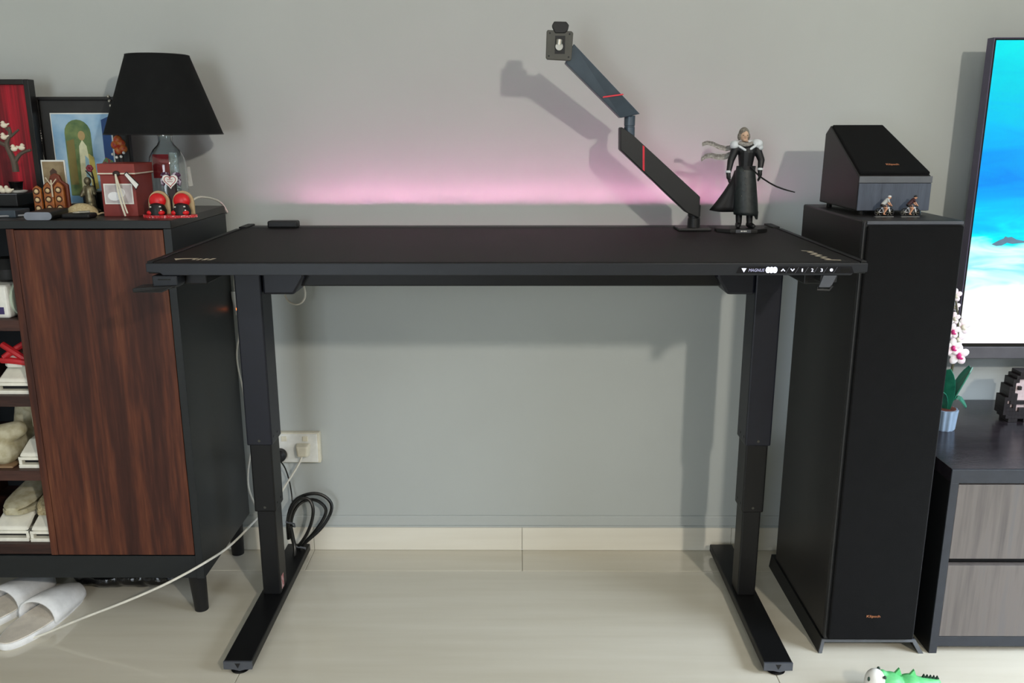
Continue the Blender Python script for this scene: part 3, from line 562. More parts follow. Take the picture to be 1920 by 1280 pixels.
orc = thing('brick_orchid', (1.195, 0.47, CT), 'white and pink toy-brick orchid in a pale blue fluted pot', 'plant')
def pot(b):
    rings = []
    for z, r in ((0, 0.026), (0.004, 0.028), (0.050, 0.031), (0.058, 0.032), (0.058, 0.026)):
        rings.append([Vector((1.190+math.cos(t)*r*(1+0.05*math.cos(12*t)), 0.470+math.sin(t)*r*(1+0.05*math.cos(12*t)), CT+z)) for t in [2*PI*i/72 for i in range(72)]])
    b.loft(rings)
part('pot', mat('pot_blue', (150, 172, 196), 0.4), orc, pot, smooth=True)
part('soil', mat('pot_soil', (70, 44, 34), 0.8, c2=(120, 60, 44), scale=90), orc, lambda b: b.cyl((1.19, 0.47, CT+0.05), (1.19, 0.47, CT+0.060), 0.027))
O = lambda px, py, dy=0.0: at(px, py, 0.47+dy)
part('stem', mat('stem_brown', (86, 84, 60), 0.5), orc, lambda b: b.tube([(1.190, 0.47, CT+0.055), O(1783, 700), O(1796, 640), O(1797, 600), O(1789, 540)], [0.004, 0.0035, 0.003, 0.0028, 0.002], 8, 2), smooth=True)
m_leaf = mat('leaf_green', (28, 104, 84), 0.3, c2=(44, 130, 104), scale=40)
def leaf(a, c, w, sag):
    a, c = Vector(a), Vector(c); d = (c-a); sd = d.cross(Vector((0, 0, 1))).normalized(); rows = []
    for i in range(7):
        t = i/6; ww = w*math.sin(PI*(0.12+0.80*t))**0.6; p = a+d*t+Vector((0, 0, sag*math.sin(PI*t)))
        rows.append([p-sd*ww, p+Vector((0, 0, -0.004)), p+sd*ww])
    m_ = MB(); m_.loft(rows, closed=False); o = m_.build('leaf', m_leaf, orc); s_ = o.modifiers.new('thick', 'SOLIDIFY'); s_.thickness = 0.003
leaf((1.190, 0.47, CT+0.06), O(1820, 686, 0.0), 0.020, 0.012); leaf((1.190, 0.47, CT+0.06), O(1812, 762, -0.03), 0.014, 0.030)
leaf((1.188, 0.465, CT+0.06), O(1776, 690, -0.03), 0.022, 0.01); leaf((1.185, 0.47, CT+0.06), (1.130, 0.43, CT+0.12), 0.02, 0.02); leaf((1.19, 0.475, CT+0.06), (1.205, 0.54, CT+0.13), 0.018, 0.02)
m_pet = mat('petal_white', (250, 246, 246), 0.35, c2=(250, 228, 236), scale=60); m_mag = mat('petal_magenta', (214, 44, 130), 0.4)
for px, py, r, mg, dy in ((1790, 553, 0.014, 0, 0), (1789, 574, 0.012, 0, .01), (1788, 596, 0.013, 0, -.01), (1803, 611, 0.017, 0, .01), (1785, 620, 0.016, 1, -.015), (1793, 634, 0.016, 0, .005), (1785, 650, 0.018, 1, -.02), (1795, 664, 0.022, 1, -.012)):
    c = O(px, py, dy); h = MB(); fo = None; r *= 1.22
    for k in range(5):
        a = PI/2+k*2*PI/5; d = Vector((math.cos(a), -0.25, math.sin(a)))
        h.ell(c+d*r*0.62, (r*0.42, r*0.16, r*0.50), 10, 6, Quaternion((0, 1, 0), PI/2-a))
    fo = h.build('flower', m_pet, orc, smooth=True)
    part('flower_centre', m_mag if mg else m_offw, fo, lambda b: [b.ell(c+Vector((0, -r*0.35, -r*0.1)), (r*0.24, r*0.25, r*0.34), 8, 6), b.ell(c+Vector((r*.28, -r*0.33, -r*0.35)), (r*0.2, r*0.12, r*0.12), 8, 6)], smooth=True)

pt = thing('brick_sculpture', (1.44, 0.545, CT), 'blocky black and white toy-brick sculpture beside the orchid, under the television', 'toy')
m_bb = mat('black_bricks', (28, 22, 23), 0.35); m_wb = mat('pale_bricks', (206, 186, 186), 0.4)
u = 0.0085
rows_ = ["....#######.", "...#########", "..##ooooo###", "..#ooooooo##", ".##o#ooo#o##", ".##ooooooo##", ".###ooooo###", "####ooooo###", "#o##########", "##o#oooo####", "####o##o####", "############", ".##########.", "..###..###.."]
blk, whi = MB(), MB()
for r_, row in enumerate(rows_):
    for c_, ch in enumerate(row):
        if ch == '.': continue
        x = 1.379+c_*u; z = CT+0.0005+(len(rows_)-1-r_)*u*1.22; dpt = 3 if ch == '#' else 2
        (blk if ch == '#' else whi).box(x, x+u*0.97, 0.545-dpt*u*0.9, 0.545+dpt*u*0.9, z, z+u*1.19)
for nm_, b_, m_2 in (('dark_bricks', blk, m_bb), ('light_bricks', whi, m_wb)): b_.build(nm_, m_2, pt)['kind'] = 'stuff'

# ------------------------------------------------------------------ cabinet at the left
cb = thing('sideboard', (-1.39, 0.5, 0), 'tall dark sideboard with a walnut door and open shelves of shoes, at the left', 'cabinet')
CTOP = 1.088; CX0, CX1, CF, CB = -1.97, -0.812, 0.306, 0.708
bx('top_board', m_topb, cb, CX0, CX1, CF+0.003, CB, CTOP-0.020, CTOP, 0.0012); bx('top_edge', m_charc, cb, CX0, CX1, CF-0.001, CF+0.0032, CTOP-0.0195, CTOP-0.0008, 0.0008)
for x0, x1 in ((CX1-0.019, CX1), (CX0, CX0+0.019)): bx('side_panel', m_charc, cb, x0, x1, CF, CB, 0.135, CTOP-0.0205, 0.0008)
bx('base_rail', m_charc, cb, CX0+0.019, CX1-0.0195, CF+0.002, CF+0.022, 0.136, 0.200, 0.001); bx('bottom_board', m_charc, cb, CX0+0.019, CX1-0.0195, CF+0.022, CB-0.01, 0.180, 0.2025)
bx('back_panel', m_charc, cb, CX0+0.019, CX1-0.0195, CB-0.010, CB, 0.14, CTOP-0.021)
for x in (-1.2135, -1.5665): bx('divider', m_walnut, cb, x, x+0.0185, CF+0.001, CB-0.011, 0.203, CTOP-0.021, 0.0008)
bx('door', m_walnut, cb, -1.1935, -0.8325, CF-0.0005, CF+0.018, 0.2045, CTOP-0.023, 0.0012); bx('door', m_walnut, cb, -1.948, -1.569, CF-0.0005, CF+0.018, 0.2045, CTOP-0.023, 0.0012)
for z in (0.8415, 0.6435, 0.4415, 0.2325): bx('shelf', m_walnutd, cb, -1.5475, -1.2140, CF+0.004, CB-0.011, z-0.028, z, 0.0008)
for x, y, sx, sy in ((-0.852, 0.352, -0.009, 0.037), (-0.850, 0.675, -0.012, 0.038), (-1.93, 0.352, 0.009, 0.037), (-1.93, 0.675, 0.012, 0.038)):
    part('leg', m_black, cb, lambda b: b.cyl((x+sx*0.6, y+sy*0.8, 0.0), (x-sx*0.0, y, 0.182), 0.0185, 0.026, 20), smooth=True)

# shoes, racks and boxes on the open shelves
m_rack = mat('rack_white', (240, 237, 224), 0.4)
def rack(xc, yf, z, w, label, d=0.24):
    t = thing('shoe_rack', (xc, yf+d/2, z), label, 'shoe rack', 'plastic shoe racks in the sideboard')
    h = 0.062; hw = w/2
    bx('base', m_rack, t, xc-hw, xc+hw, yf, yf+d, z, z+0.010, 0.002)
    bx('front_step', m_rack, t, xc-hw, xc+hw, yf+0.002, yf+0.02, z+0.022, z+0.030, 0.001)
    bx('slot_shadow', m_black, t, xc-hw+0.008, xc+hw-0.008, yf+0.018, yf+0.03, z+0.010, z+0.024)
    for s in (-1, 1): bx('rib', m_rack, t, xc+s*(hw-0.004)-0.004, xc+s*(hw-0.004)+0.004, yf+0.004, yf+d, z+0.010, z+0.03)
    part('tray', m_rack, t, lambda b: b.loft([[Vector((xc-hw*k, y, zz_)), Vector((xc+hw*k, y, zz_)), Vector((xc+hw*k*0.86, y+0.004, zz_+0.010)), Vector((xc-hw*k*0.86, y+0.004, zz_+0.010))] for k, y, zz_ in ((0.98, yf+0.006, z+0.029), (0.92, yf+0.05, z+0.052), (0.9, yf+d-0.02, z+h))]), bevel=0.003)
    return z+h+0.004
def shoe(name, xc, yf, z, w, L, h, m1, label, cat='shoe', m2=None, rise=0.5, strap=None):
    t = thing(name, (xc, yf+L/2, z), label, cat, 'shoes in the sideboard'); R_ = []
    prof_ = [(0.00, .40, .18), (0.06, .72, .34), (0.18, .95, .46), (0.34, .98, .62), (0.5, .86, .85), (0.68, .80, 1.0), (0.85, .82, 1.0), (0.96, .66, .95), (1.0, .40, .90)]
    for t_, ww, hh in prof_:
        R_.append([Vector((xc+math.cos(a)*w/2*ww, yf+L*t_, z+0.012+max(0, h*hh*(0.5+0.5*math.sin(a))))) for a in [2*PI*i/16 for i in range(16)]])
    part('upper', m1, t, lambda b: b.loft(R_), smooth=True)
    part('sole', m2 or m1, t, lambda b: b.loft([[Vector((xc+sx_*w/2*(ww+.05), yf+L*t_, z+zz2)) for sx_, zz2 in ((-1, 0), (1, 0), (1, 0.014), (-1, 0.014))] for t_, ww, hh in prof_]), bevel=0.002)
    if strap:
        for a, c in strap: part('strap', MATS['strap_red'], t, lambda b: b.tube([a, (Vector(a)+Vector(c))/2+Vector((0, -0.006, 0.004)), c], 0.0085, 8, 1), smooth=True)
    return t
mat('strap_red', (186, 32, 40), 0.5)
m_shoew = mat('shoe_white', (222, 222, 212), 0.6); m_shoeb = mat('shoe_beige', (190, 176, 140), 0.8, c2=(150, 132, 96), scale=160); m_shoec = mat('shoe_cream', (196, 190, 164), 0.7, c2=(170, 160, 128), scale=50)
G = lambda px, py, y=0.335: at(px, py, y)
zs = rack(-1.262, 0.325, 0.6435, 0.090, 'white plastic shoe rack under the shoe with red straps')
shoe('strapped_shoe', -1.262, 0.345, zs, 0.082, 0.22, 0.055, m_shoew, 'white shoe with crossed red straps on the upper shelf', strap=[((-1.295, 0.362, zs+0.056), (-1.235, 0.352, zs+0.02)), ((-1.225, 0.39, zs+0.066), (-1.290, 0.350, zs+0.024)), ((-1.295, 0.350, zs+0.018), (-1.228, 0.346, zs+0.012))])
zs = rack(-1.2465, 0.325, 0.4415, 0.062, 'narrow white plastic shoe rack standing on the middle shelf')
tb = thing('cream_boot', (-1.315, 0.42, 0.4415), 'slouching cream fabric boot on the middle shelf', 'boot')
bo_ = MB(); bo_.caps((-1.330, 0.36, 0.475), (-1.325, 0.46, 0.480), 0.036, 0.038); bo_.caps((-1.325, 0.46, 0.48), (-1.305, 0.46, 0.585), 0.036, 0.034); bo_.caps((-1.305, 0.455, 0.585), (-1.255, 0.435, 0.575), 0.032, 0.026); bo_.caps((-1.262, 0.425, 0.575), (-1.258, 0.40, 0.535), 0.020, 0.011); bo_.caps((-1.300, 0.38, 0.53), (-1.335, 0.36, 0.52), 0.024, 0.03)
voxel(bo_.build('shaft', m_shoec, tb), 0.004, 4); bx('sole', mat('boot_sole', (150, 120, 90), 0.7), tb, -1.366, -1.294, 0.325, 0.50, 0.4415, 0.447, 0.002)
zs = rack(-1.329, 0.325, 0.2325, 0.100, 'wide white plastic shoe rack on the bottom shelf, under the pale shoe'); shoe('pale_shoe', -1.325, 0.345, zs, 0.085, 0.22, 0.050, m_shoec, 'pale grey-green slip-on shoe on the bottom shelf')
zs = rack(-1.245, 0.322, 0.2325, 0.058, 'white plastic shoe rack beside the door on the bottom shelf'); shoe('woven_shoe', -1.2445, 0.345, zs, 0.056, 0.2, 0.060, m_shoeb, 'beige woven slip-on shoe beside the door on the bottom shelf')
wt = thing('white_dispenser', (-1.26, 0.37, 0.8415), 'white rounded dispenser box with green end on the top shelf', 'box')
bx('case', m_white, wt, -1.325, -1.243, 0.325, 0.43, 0.8415, 0.926, 0.008, segs=3)
part('end_disc', mat('pale_green', (178, 190, 172), 0.5), wt, lambda b: b.lathe((-1.2432, 0.375, 0.886), [(0.043, 0), (0.043, 0.006), (0.036, 0.009), (0.02, 0.009), (0.018, 0.005)], 32, (1, 0, 0)), smooth=True)
bx('sticker', mat('violet_sticker', (54, 44, 98), 0.4), wt, -1.292, -1.256, 0.3242, 0.3255, 0.853, 0.871)
tag(MB().loft([ring((-1.27, 0.40, z), rx, ry) for z, rx, ry in ((0.927, 0.03, 0.03), (0.935, 0.045, 0.045), (0.960, 0.05, 0.048), (0.985, 0.035, 0.03))]).build('dark_pouch', m_black, smooth=True), 'black pouch lying on the white dispenser box', 'pouch')

# ------------------------------------------------------------------ things on the sideboard
# lamp
LX, LY = -0.908, 0.565
lp = thing('table_lamp', (LX, LY, CTOP), 'table lamp with black cone shade and clear glass bottle base', 'lamp')
sh = MB(); nS = 48
prof2 = [(0.1485, 1.2875), (0.0785, 1.486), (0.0765, 1.486), (0.1465, 1.2875)]
sh.loft([[Vector((LX+r*math.cos(2*PI*i/nS), LY+r*math.sin(2*PI*i/nS), z)) for i in range(nS)] for r, z in prof2+[prof2[0]]], cap=False)
so_ = sh.build('lamp_shade', m_shade, lp, smooth=True)
for r, z in ((0.148, 1.288), (0.078, 1.4855)): part('shade_rim', m_black, so_, lambda b: b.tube([(LX+r*math.cos(2*PI*i/nS), LY+r*math.sin(2*PI*i/nS), z) for i in range(nS+1)], 0.0016, 6), smooth=True)
part('spider', m_silver, so_, lambda b: [b.tube([(LX, LY, 1.47), (LX+0.077*math.cos(a), LY+0.077*math.sin(a), 1.482)], 0.0015, 6) for a in (0.3, 2.4, 4.5)])
bt = MB().lathe((LX, LY, CTOP), [(0.046, 0), (0.048, 0.006), (0.048, 0.118), (0.044, 0.142), (0.034, 0.160), (0.022, 0.172), (0.018, 0.180), (0.018, 0.196), (0.0155, 0.196), (0.0155, 0.181), (0.020, 0.170), (0.032, 0.157), (0.0415, 0.140), (0.0455, 0.118), (0.0455, 0.010), (0.002, 0.008)], 40, cap=True).build('bottle', m_glass, lp, smooth=True)
part('socket', m_silver, lp, lambda b: b.lathe((LX, LY, CTOP+0.196), [(0.020, 0), (0.020, 0.018), (0.013, 0.020), (0.013, 0.06), (0.004, 0.061), (0.004, 0.19)], 20), smooth=True)
part('red_card', mat('card_red', (140, 26, 36), 0.5, c2=(176, 40, 52), scale=60), lp, lambda b: b.prism([(LX-0.036, LY-0.010, 1.175), (LX+0.012, LY-0.022, 1.175), (LX+0.012, LY-0.022, 1.236), (LX-0.036, LY-0.010, 1.236)], (0, 0.003, 0)))
part('foil_strip', mat('foil', (170, 180, 184), 0.25, metal=0.8, bump=1.0, bscale=120), lp, lambda b: b.prism([(LX+0.012, LY-0.005, 1.12), (LX+0.030, LY+0.002, 1.12), (LX+0.026, LY+0.002, 1.24), (LX+0.008, LY-0.005, 1.24)], (0, 0.004, 0)))
part('lamp_cord', m_cord, lp, lambda b: b.tube([(LX+0.046, LY, CTOP+0.012), (-0.845, 0.58, CTOP+0.035), (-0.825, 0.62, CTOP+0.030), (-0.815, 0.69, CTOP+0.012), (-0.812, 0.725, CTOP-0.02)], 0.0028, 8, 2), smooth=True)
tag(MB().prism([at(348, 313, .60), at(351, 313, .60), at(357, 349, .60), at(353, 349, .60)], (0, 0.02, 0)).build('white_card', m_white), 'thin white card standing behind the glass lamp bottle', 'card')
# framed pictures
def framed(name, x0, x1, z0, z1, y, bw, m_f, label, d=0.02):
    t = thing(name, ((x0+x1)/2, y+d/2, z0), label, 'picture')
    for nm, a in (('frame_side', (x0, x0+bw, z0, z1)), ('frame_side', (x1-bw, x1, z0, z1)), ('frame_rail', (x0+bw, x1-bw, z1-bw, z1)), ('frame_rail', (x0+bw, x1-bw, z0, z0+bw))):
        bx(nm, m_f, t, a[0], a[1], y, y+d, a[2], a[3], 0.0015)
    return t
m_curt = wood('red_drape_print', [(0.3, (60, 10, 18)), (0.7, (190, 24, 46)), (0.5, (120, 16, 30))], 0.3, (30, 1, 0.8), 1.0, 0.0)
f1 = framed('red_picture', -1.52, -1.279, CTOP, 1.430, 0.615, 0.014, m_frame, 'picture of a red curtain in a black frame at the far left', 0.03)
bx('print', m_curt, f1, -1.508, -1.291, 0.626, 0.632, CTOP+0.012, 1.418)
f2 = framed('arch_picture', -1.291, -1.045, CTOP, 1.386, 0.655, 0.009, m_frame, 'black framed print of a pale robed figure at a green archway, behind the lamp')
bx('mount', mat('charcoal_mount', (50, 50, 50), 0.8), f2, -1.283, -1.053, 0.664, 0.670, CTOP+0.008, 1.378)
m_sky = mat('print_blue', (120, 168, 206), 0.5, c2=(176, 206, 226), scale=14); bx('print_border', m_white, f2, -1.2575, -1.0905, 0.6625, 0.6645, CTOP+0.010, 1.3435)
pr = bx('print', m_sky, f2, -1.2545, -1.0935, 0.6612, 0.6630, CTOP+0.012, 1.3405)
def pf(name, m, pts, y=0.6606, th=0.0007): MB().prism([(x, y, z) for x, z in pts], (0, th, 0)).build(name, m, pr)
pf('print_arch', mat('print_green', (74, 104, 66), 0.6, c2=(122, 140, 84), scale=30), [(-1.222, 1.12), (-1.150, 1.12), (-1.150, 1.285)]+[(-1.186+0.036*math.cos(t), 1.290+0.036*math.sin(t)) for t in [PI*i/10 for i in range(11)]]+[(-1.222, 1.285)], 0.6606)
pf('print_wall', mat('print_navy', (26, 70, 128), 0.6), [(-1.118, 1.15), (-1.0945, 1.15), (-1.0945, 1.335), (-1.118, 1.325)], 0.6606)
pf('print_door', mat('print_ochre', (128, 116, 62), 0.6), [(-1.219, 1.15), (-1.198, 1.15), (-1.198, 1.275), (-1.219, 1.268)], 0.6602)
pf('print_robe', mat('print_cream', (206, 208, 170), 0.6, c2=(232, 230, 196), scale=60), [(-1.190, 1.12), (-1.158, 1.12), (-1.160, 1.20), (-1.165, 1.255), (-1.176, 1.272), (-1.186, 1.255), (-1.188, 1.20)], 0.6600)
pf('print_cloak', mat('print_gold', (196, 180, 96), 0.6), [(-1.160, 1.135), (-1.143, 1.14), (-1.148, 1.225), (-1.162, 1.235)], 0.6598)
pf('print_sash', mat('print_paleblue', (150, 190, 206), 0.6), [(-1.176, 1.13), (-1.164, 1.13), (-1.163, 1.22), (-1.172, 1.23)], 0.6596)
pf('print_head', mat('print_head', (176, 150, 100), 0.6), [(-1.176+0.010*math.cos(t), 1.283+0.013*math.sin(t)) for t in [2*PI*i/14 for i in range(14)]], 0.6598)
pf('print_flowers', mat('print_flowers', (150, 40, 50), 0.6, c2=(90, 140, 80), scale=160, ramp=(0.45, 0.55)), [(-1.130, 1.18), (-1.096, 1.17), (-1.096, 1.215), (-1.115, 1.225), (-1.130, 1.205)], 0.6598)
bdz = thing('bead_string', (-1.287, 0.648, 1.14), 'string of small pale beads hanging on the left edge of the arch picture', 'beads')
bs = MB()
for i in range(26): bs.ell((-1.2885+0.003*math.sin(i*0.4)+0.0004*i, 0.6515, 1.316-i*0.0066), 0.0026 if i % 6 else 0.0038, 8, 6)
bs.build('beads', mat('pearl', (200, 194, 184), 0.3), bdz, smooth=True)['kind'] = 'stuff'; part('thread', m_cord, bdz, lambda b: b.tube([(-1.2885, 0.6515, 1.32), (-1.2785, 0.6515, 1.14)], 0.0007, 5))
bd2 = thing('bead_loop', (-1.083, 0.648, 1.35), 'three grey beads at the top of the arch picture by the lampshade', 'beads')
for z in (1.386, 1.374, 1.362): part('bead', m_silver, bd2, lambda b: b.ell((-1.0855+0.15*(1.386-z), 0.6505, z), 0.0048, 12, 8), smooth=True)
# dark boxes and tree with birds
b1 = thing('dark_case', (-1.38, 0.52, CTOP), 'dark glossy case at the far left of the sideboard', 'box')
bx('base', m_blackg, b1, -1.50, -1.262, 0.455, 0.60, CTOP, CTOP+0.020, 0.002); bx('lid', m_black, b1, -1.50, -1.257, 0.45, 0.605, CTOP+0.020, CTOP+0.052, 0.003); part('lid_edge', m_trimg, b1, lambda b: b.box(-1.50, -1.256, 0.449, 0.451, CTOP+0.0505, CTOP+0.053))
zc = CTOP+0.053
tr = thing('bird_tree', (-1.283, 0.50, zc), 'small brown tree ornament with white birds on the dark case', 'ornament')
m_bark = mat('bark_brown', (84, 72, 62), 0.7); m_bird = mat('bird_white', (232, 222, 200), 0.5)
part('pot', m_blackg, tr, lambda b: b.lathe((-1.283, 0.50, zc+0.006), [(0.014, 0), (0.017, 0.02), (0.019, 0.022), (0.012, 0.022)], 20), smooth=True); part('saucer', m_white, tr, lambda b: b.lathe((-1.283, 0.50, zc), [(0.022, 0), (0.026, 0.004), (0.02, 0.006)], 24), smooth=True)
T_ = lambda px, py: at(px, py, 0.50)
def branches(b):
    for pts, r in (([(30, 322), (27, 303), (20, 288), (12, 272), (14, 262), (20, 250), (16, 238)], 0.0085), ([(27, 305), (36, 290), (46, 284), (58, 281)], 0.006), ([(20, 256), (28, 249), (35, 243)], 0.004), ([(13, 272), (4, 270), (-6, 262)], 0.006), ([(18, 246), (10, 240)], 0.004)):
        b.tube([T_(*p) for p in pts], [r*(1-0.6*i/len(pts)) for i in range(len(pts))], 8, 2)
part('trunk', m_bark, tr, branches, smooth=True)
for px, py, fl_ in ((28, 279, 1), (42, 277, -1), (9, 257, 1), (9, 235, 1)):
    c = T_(px, py)+Vector((0, -0.004, 0))
    part('bird', m_bird, tr, lambda b: [b.ell(c, (0.0085, 0.006, 0.0065), 12, 8), b.ell(c+Vector((fl_*-0.002, 0, 0.007)), (0.0045, 0.0045, 0.0045), 10, 8), b.caps(c+Vector((fl_*0.006, 0, 0.001)), c+Vector((fl_*0.0125, 0, 0.004)), 0.003, 0.0018), b.caps(c+Vector((-fl_*0.005, 0, 0.007)), c+Vector((-fl_*0.0085, 0, 0.0065)), 0.0016, 0.0006)], smooth=True)
for i, x in enumerate((-1.300, -1.286)):
    tag(part('bird_figure', m_bird, None, lambda b: [b.ell((x, 0.466, zc+0.007), (0.010, 0.007, 0.007), 12, 8), b.ell((x-0.004, 0.466, zc+0.015), 0.005, 10, 8), b.caps((x+0.007, 0.466, zc+0.008), (x+0.013, 0.466, zc+0.010), 0.003, 0.002)], smooth=True), 'tiny white bird sitting on the dark case, '+('left' if i == 0 else 'right')+' of the two', 'ornament', 'tiny birds')
# holy card, wooden ornament
hc = thing('small_card', (-1.18, 0.50, CTOP), 'small white-edged brown picture card behind the wooden ornament', 'card')
bx('edge', m_white, hc, -1.2115, -1.1490, 0.500, 0.503, CTOP, 1.2235, 0.0004); cpn = bx('print', mat('card_sepia', (126, 104, 72), 0.5, c2=(156, 138, 104), scale=30), hc, -1.2080, -1.1525, 0.4990, 0.5005, CTOP+0.004, 1.2195)
MB().prism([(x, 0.4986, z) for x, z in [(-1.203, 1.10), (-1.158, 1.10), (-1.160, 1.155), (-1.172, 1.172), (-1.172, 1.195), (-1.181, 1.203), (-1.190, 1.195), (-1.190, 1.172), (-1.202, 1.155)]], (0, 0.0006, 0)).build('print_figure', mat('card_brown', (70, 44, 26), 0.5), cpn)
wo = thing('carved_ornament', (-1.175, 0.45, CTOP), 'carved orange-brown wooden ornament set with pale round beads', 'ornament')
m_carv = mat('carved_wood', (136, 70, 28), 0.45, c2=(176, 106, 44), scale=70); m_bead = mat('ivory_bead', (214, 186, 140), 0.35)
KZ = CTOP
def panel(x0, x1, h, yy, bow):
    xm = (x0+x1)/2; pts = [(x0, yy, KZ), (x1, yy, KZ), (x1, yy, KZ+h*0.92), (xm, yy, KZ+h+bow), (x0, yy, KZ+h*0.92)]
    o = MB().prism(pts, (0, 0.010, 0)).build('panel', m_carv, wo, bevel=0.003)
    for k in range(3):
        zz_ = KZ+h*(0.82-0.30*k)
        part('bead', m_bead, o, lambda b: b.ell((xm, yy-0.001, zz_), (0.0055, 0.003, 0.0055), 12, 8), smooth=True)
        part('bead_ring', mat('dark_ring', (70, 34, 16), 0.5), o, lambda b: b.tube([(xm+0.0072*math.cos(t), yy-0.0003, zz_+0.0072*math.sin(t)) for t in [2*PI*i/16 for i in range(17)]], 0.0014, 6), smooth=True)
panel(-1.2145, -1.1930, 0.072, 0.448, 0.002); panel(-1.1895, -1.1640, 0.074, 0.452, 0.008); panel(-1.1615, -1.1360, 0.076, 0.450, 0.008)
MB().prism([(x, 0.464, z) for x, z in [(-1.194, KZ), (-1.130, KZ), (-1.130, KZ+0.075), (-1.146, KZ+0.085), (-1.150, KZ+0.098), (-1.162, KZ+0.104), (-1.174, KZ+0.098), (-1.178, KZ+0.085), (-1.194, KZ+0.075)]], (0, 0.010, 0)).build('back_board', mat('carved_dark', (110, 48, 24), 0.5), wo, bevel=0.003)
part('cross', m_gold, wo, lambda b: [b.tube([(-1.1625, 0.447, KZ+0.088), (-1.1625, 0.446, KZ+0.045)], 0.0022, 6), b.tube([(-1.176, 0.447, KZ+0.094), (-1.1625, 0.446, KZ+0.074), (-1.149, 0.447, KZ+0.09)], 0.0018, 6)], smooth=True)
part('base_knob', mat('red_knob', (120, 40, 26), 0.4), wo, lambda b: b.lathe((-1.178, 0.434, KZ), [(0.012, 0), (0.015, 0.008), (0.006, 0.014)], 16), smooth=True)
# metal statuette with flower
mst = thing('metal_statuette', (-1.095, 0.50, CTOP), 'dark bronze statuette with a red flower in front of the arch picture', 'ornament')
m_brz = mat('bronze', (92, 84, 66), 0.4, metal=0.6, c2=(130, 122, 96), scale=90)
st = MB(); st.lathe((-1.093, 0.50, CTOP), [(0.022, 0), (0.024, 0.006), (0.014, 0.012), (0.012, 0.03)], 18); st.caps((-1.093, 0.50, CTOP+0.028), (-1.094, 0.50, CTOP+0.060), 0.013, 0.011); st.ell((-1.094, 0.497, CTOP+0.082), (0.009, 0.009, 0.011)); st.caps((-1.103, 0.50, CTOP+0.066), (-1.112, 0.494, CTOP+0.045), 0.005); st.caps((-1.084, 0.50, CTOP+0.066), (-1.078, 0.494, CTOP+0.050), 0.005)
voxel(st.build('figure', m_brz, mst), 0.0016); part('branch', m_black, mst, lambda b: [b.tube([(-1.082, 0.506, CTOP+0.01), (-1.080, 0.506, CTOP+0.08), (-1.086, 0.506, CTOP+0.112)], 0.002, 6, 1), b.tube([(-1.081, 0.506, CTOP+0.085), (-1.100, 0.506, CTOP+0.108)], 0.0016, 6)]); part('flower', mat('flower_dark_red', (120, 30, 44), 0.5), mst, lambda b: [b.ell((-1.087+0.005*math.cos(k), 0.502, CTOP+0.114+0.005*math.sin(k)), (0.005, 0.004, 0.005), 8, 6) for k in range(6)], smooth=True)
for dx, h in ((-0.135, 0.05), (-0.062, 0.062)): pass
tag(MB().box(-1.128, -1.052, 0.530, 0.575, CTOP, CTOP+0.052).build('black_box', m_black, bevel=0.002), 'small plain black box behind the bronze statuette', 'box')
cr = MB().loft([[Vector((-1.040+0.006*math.sin(z*90)+math.cos(t)*0.010, 0.505+math.sin(t)*0.010, CTOP+z)) for t in [2*PI*i/10 for i in range(10)]] for z in [0.009*k for k in range(13)]])
tag(cr.build('crystal_column', mat('pale_crystal', (170, 174, 184), 0.25, c2=(206, 208, 214), scale=80), smooth=True), 'wavy pale grey crystal column left of the red gift box', 'ornament')
# shell
shl = thing('shell_dish', (-1.10, 0.405, CTOP), 'flat cream shell with corded ends lying in front of the statuette', 'shell')
def shellf(b):
    rows = []
    for i in range(13):
        t = i/12*2-1; w = math.sqrt(max(0.0, 1-t*t)); rows.append([Vector((-1.082+0.042*t, 0.428+0.024*w*math.cos(a), CTOP+0.001+(0.030*w*max(0, math.sin(a))))) for a in [PI*j/10 for j in range(11)]])
    b.loft(rows, closed=False)
so2 = part('shell', mat('shell_cream', (206, 190, 150), 0.5, c2=(184, 160, 116), scale=240), shl, shellf, smooth=True); s2 = so2.modifiers.new('thick', 'SOLIDIFY'); s2.thickness = 0.002
part('cord_end', mat('shell_cord', (222, 196, 160), 0.6), shl, lambda b: [b.tube([(-1.122, 0.425, CTOP+0.003), (-1.132, 0.425, CTOP+0.008), (-1.142, 0.425, CTOP+0.019)], 0.0022, 6, 1), b.tube([(-1.041, 0.425, CTOP+0.003), (-1.032, 0.425, CTOP+0.007), (-1.024, 0.425, CTOP+0.006)], 0.002, 6, 1)], smooth=True)
# power bank, dark book, usb stick, white wire
pb = MB(); zf = CTOP
pb.prism([(x, 0.3125, z) for x, z in [(-1.158+0.009*math.cos(t), zf+0.0098+0.0095*math.sin(t)) for t in [PI/2+PI*i/8 for i in range(9)]]+[(-1.109+0.009*math.cos(t), zf+0.0098+0.0095*math.sin(t)) for t in [-PI/2+PI*i/8 for i in range(9)]]], (-0.012, 0.12, 0))
pbo = thing('power_bank', (-1.135, 0.37, zf), 'slim rounded power bank with grey end at the front of the sideboard', 'power bank')
pb.build('body', m_black, pbo, smooth=True)
pc = MB(); pc.prism([(x, 0.311, z) for x, z in [(-1.158+0.009*math.cos(t), zf+0.0098+0.0095*math.sin(t)) for t in [PI/2+PI*i/8 for i in range(9)]]+[(-1.109+0.009*math.cos(t), zf+0.0098+0.0095*math.sin(t)) for t in [-PI/2+PI*i/8 for i in range(9)]]], (0, 0.002, 0)); pc.build('end_cap', mat('grey_cap', (124, 130, 142), 0.4), pbo)
tag(MB().box(-1.096, -1.025, 0.345, 0.390, zf, zf+0.012).build('black_pouch', m_black, bevel=0.005), 'soft black pouch between the power bank and the gift box', 'pouch')
us = thing('metal_pen', (-1.040, 0.350, zf+0.012), 'short silver metal pen lying on the black pouch', 'pen')
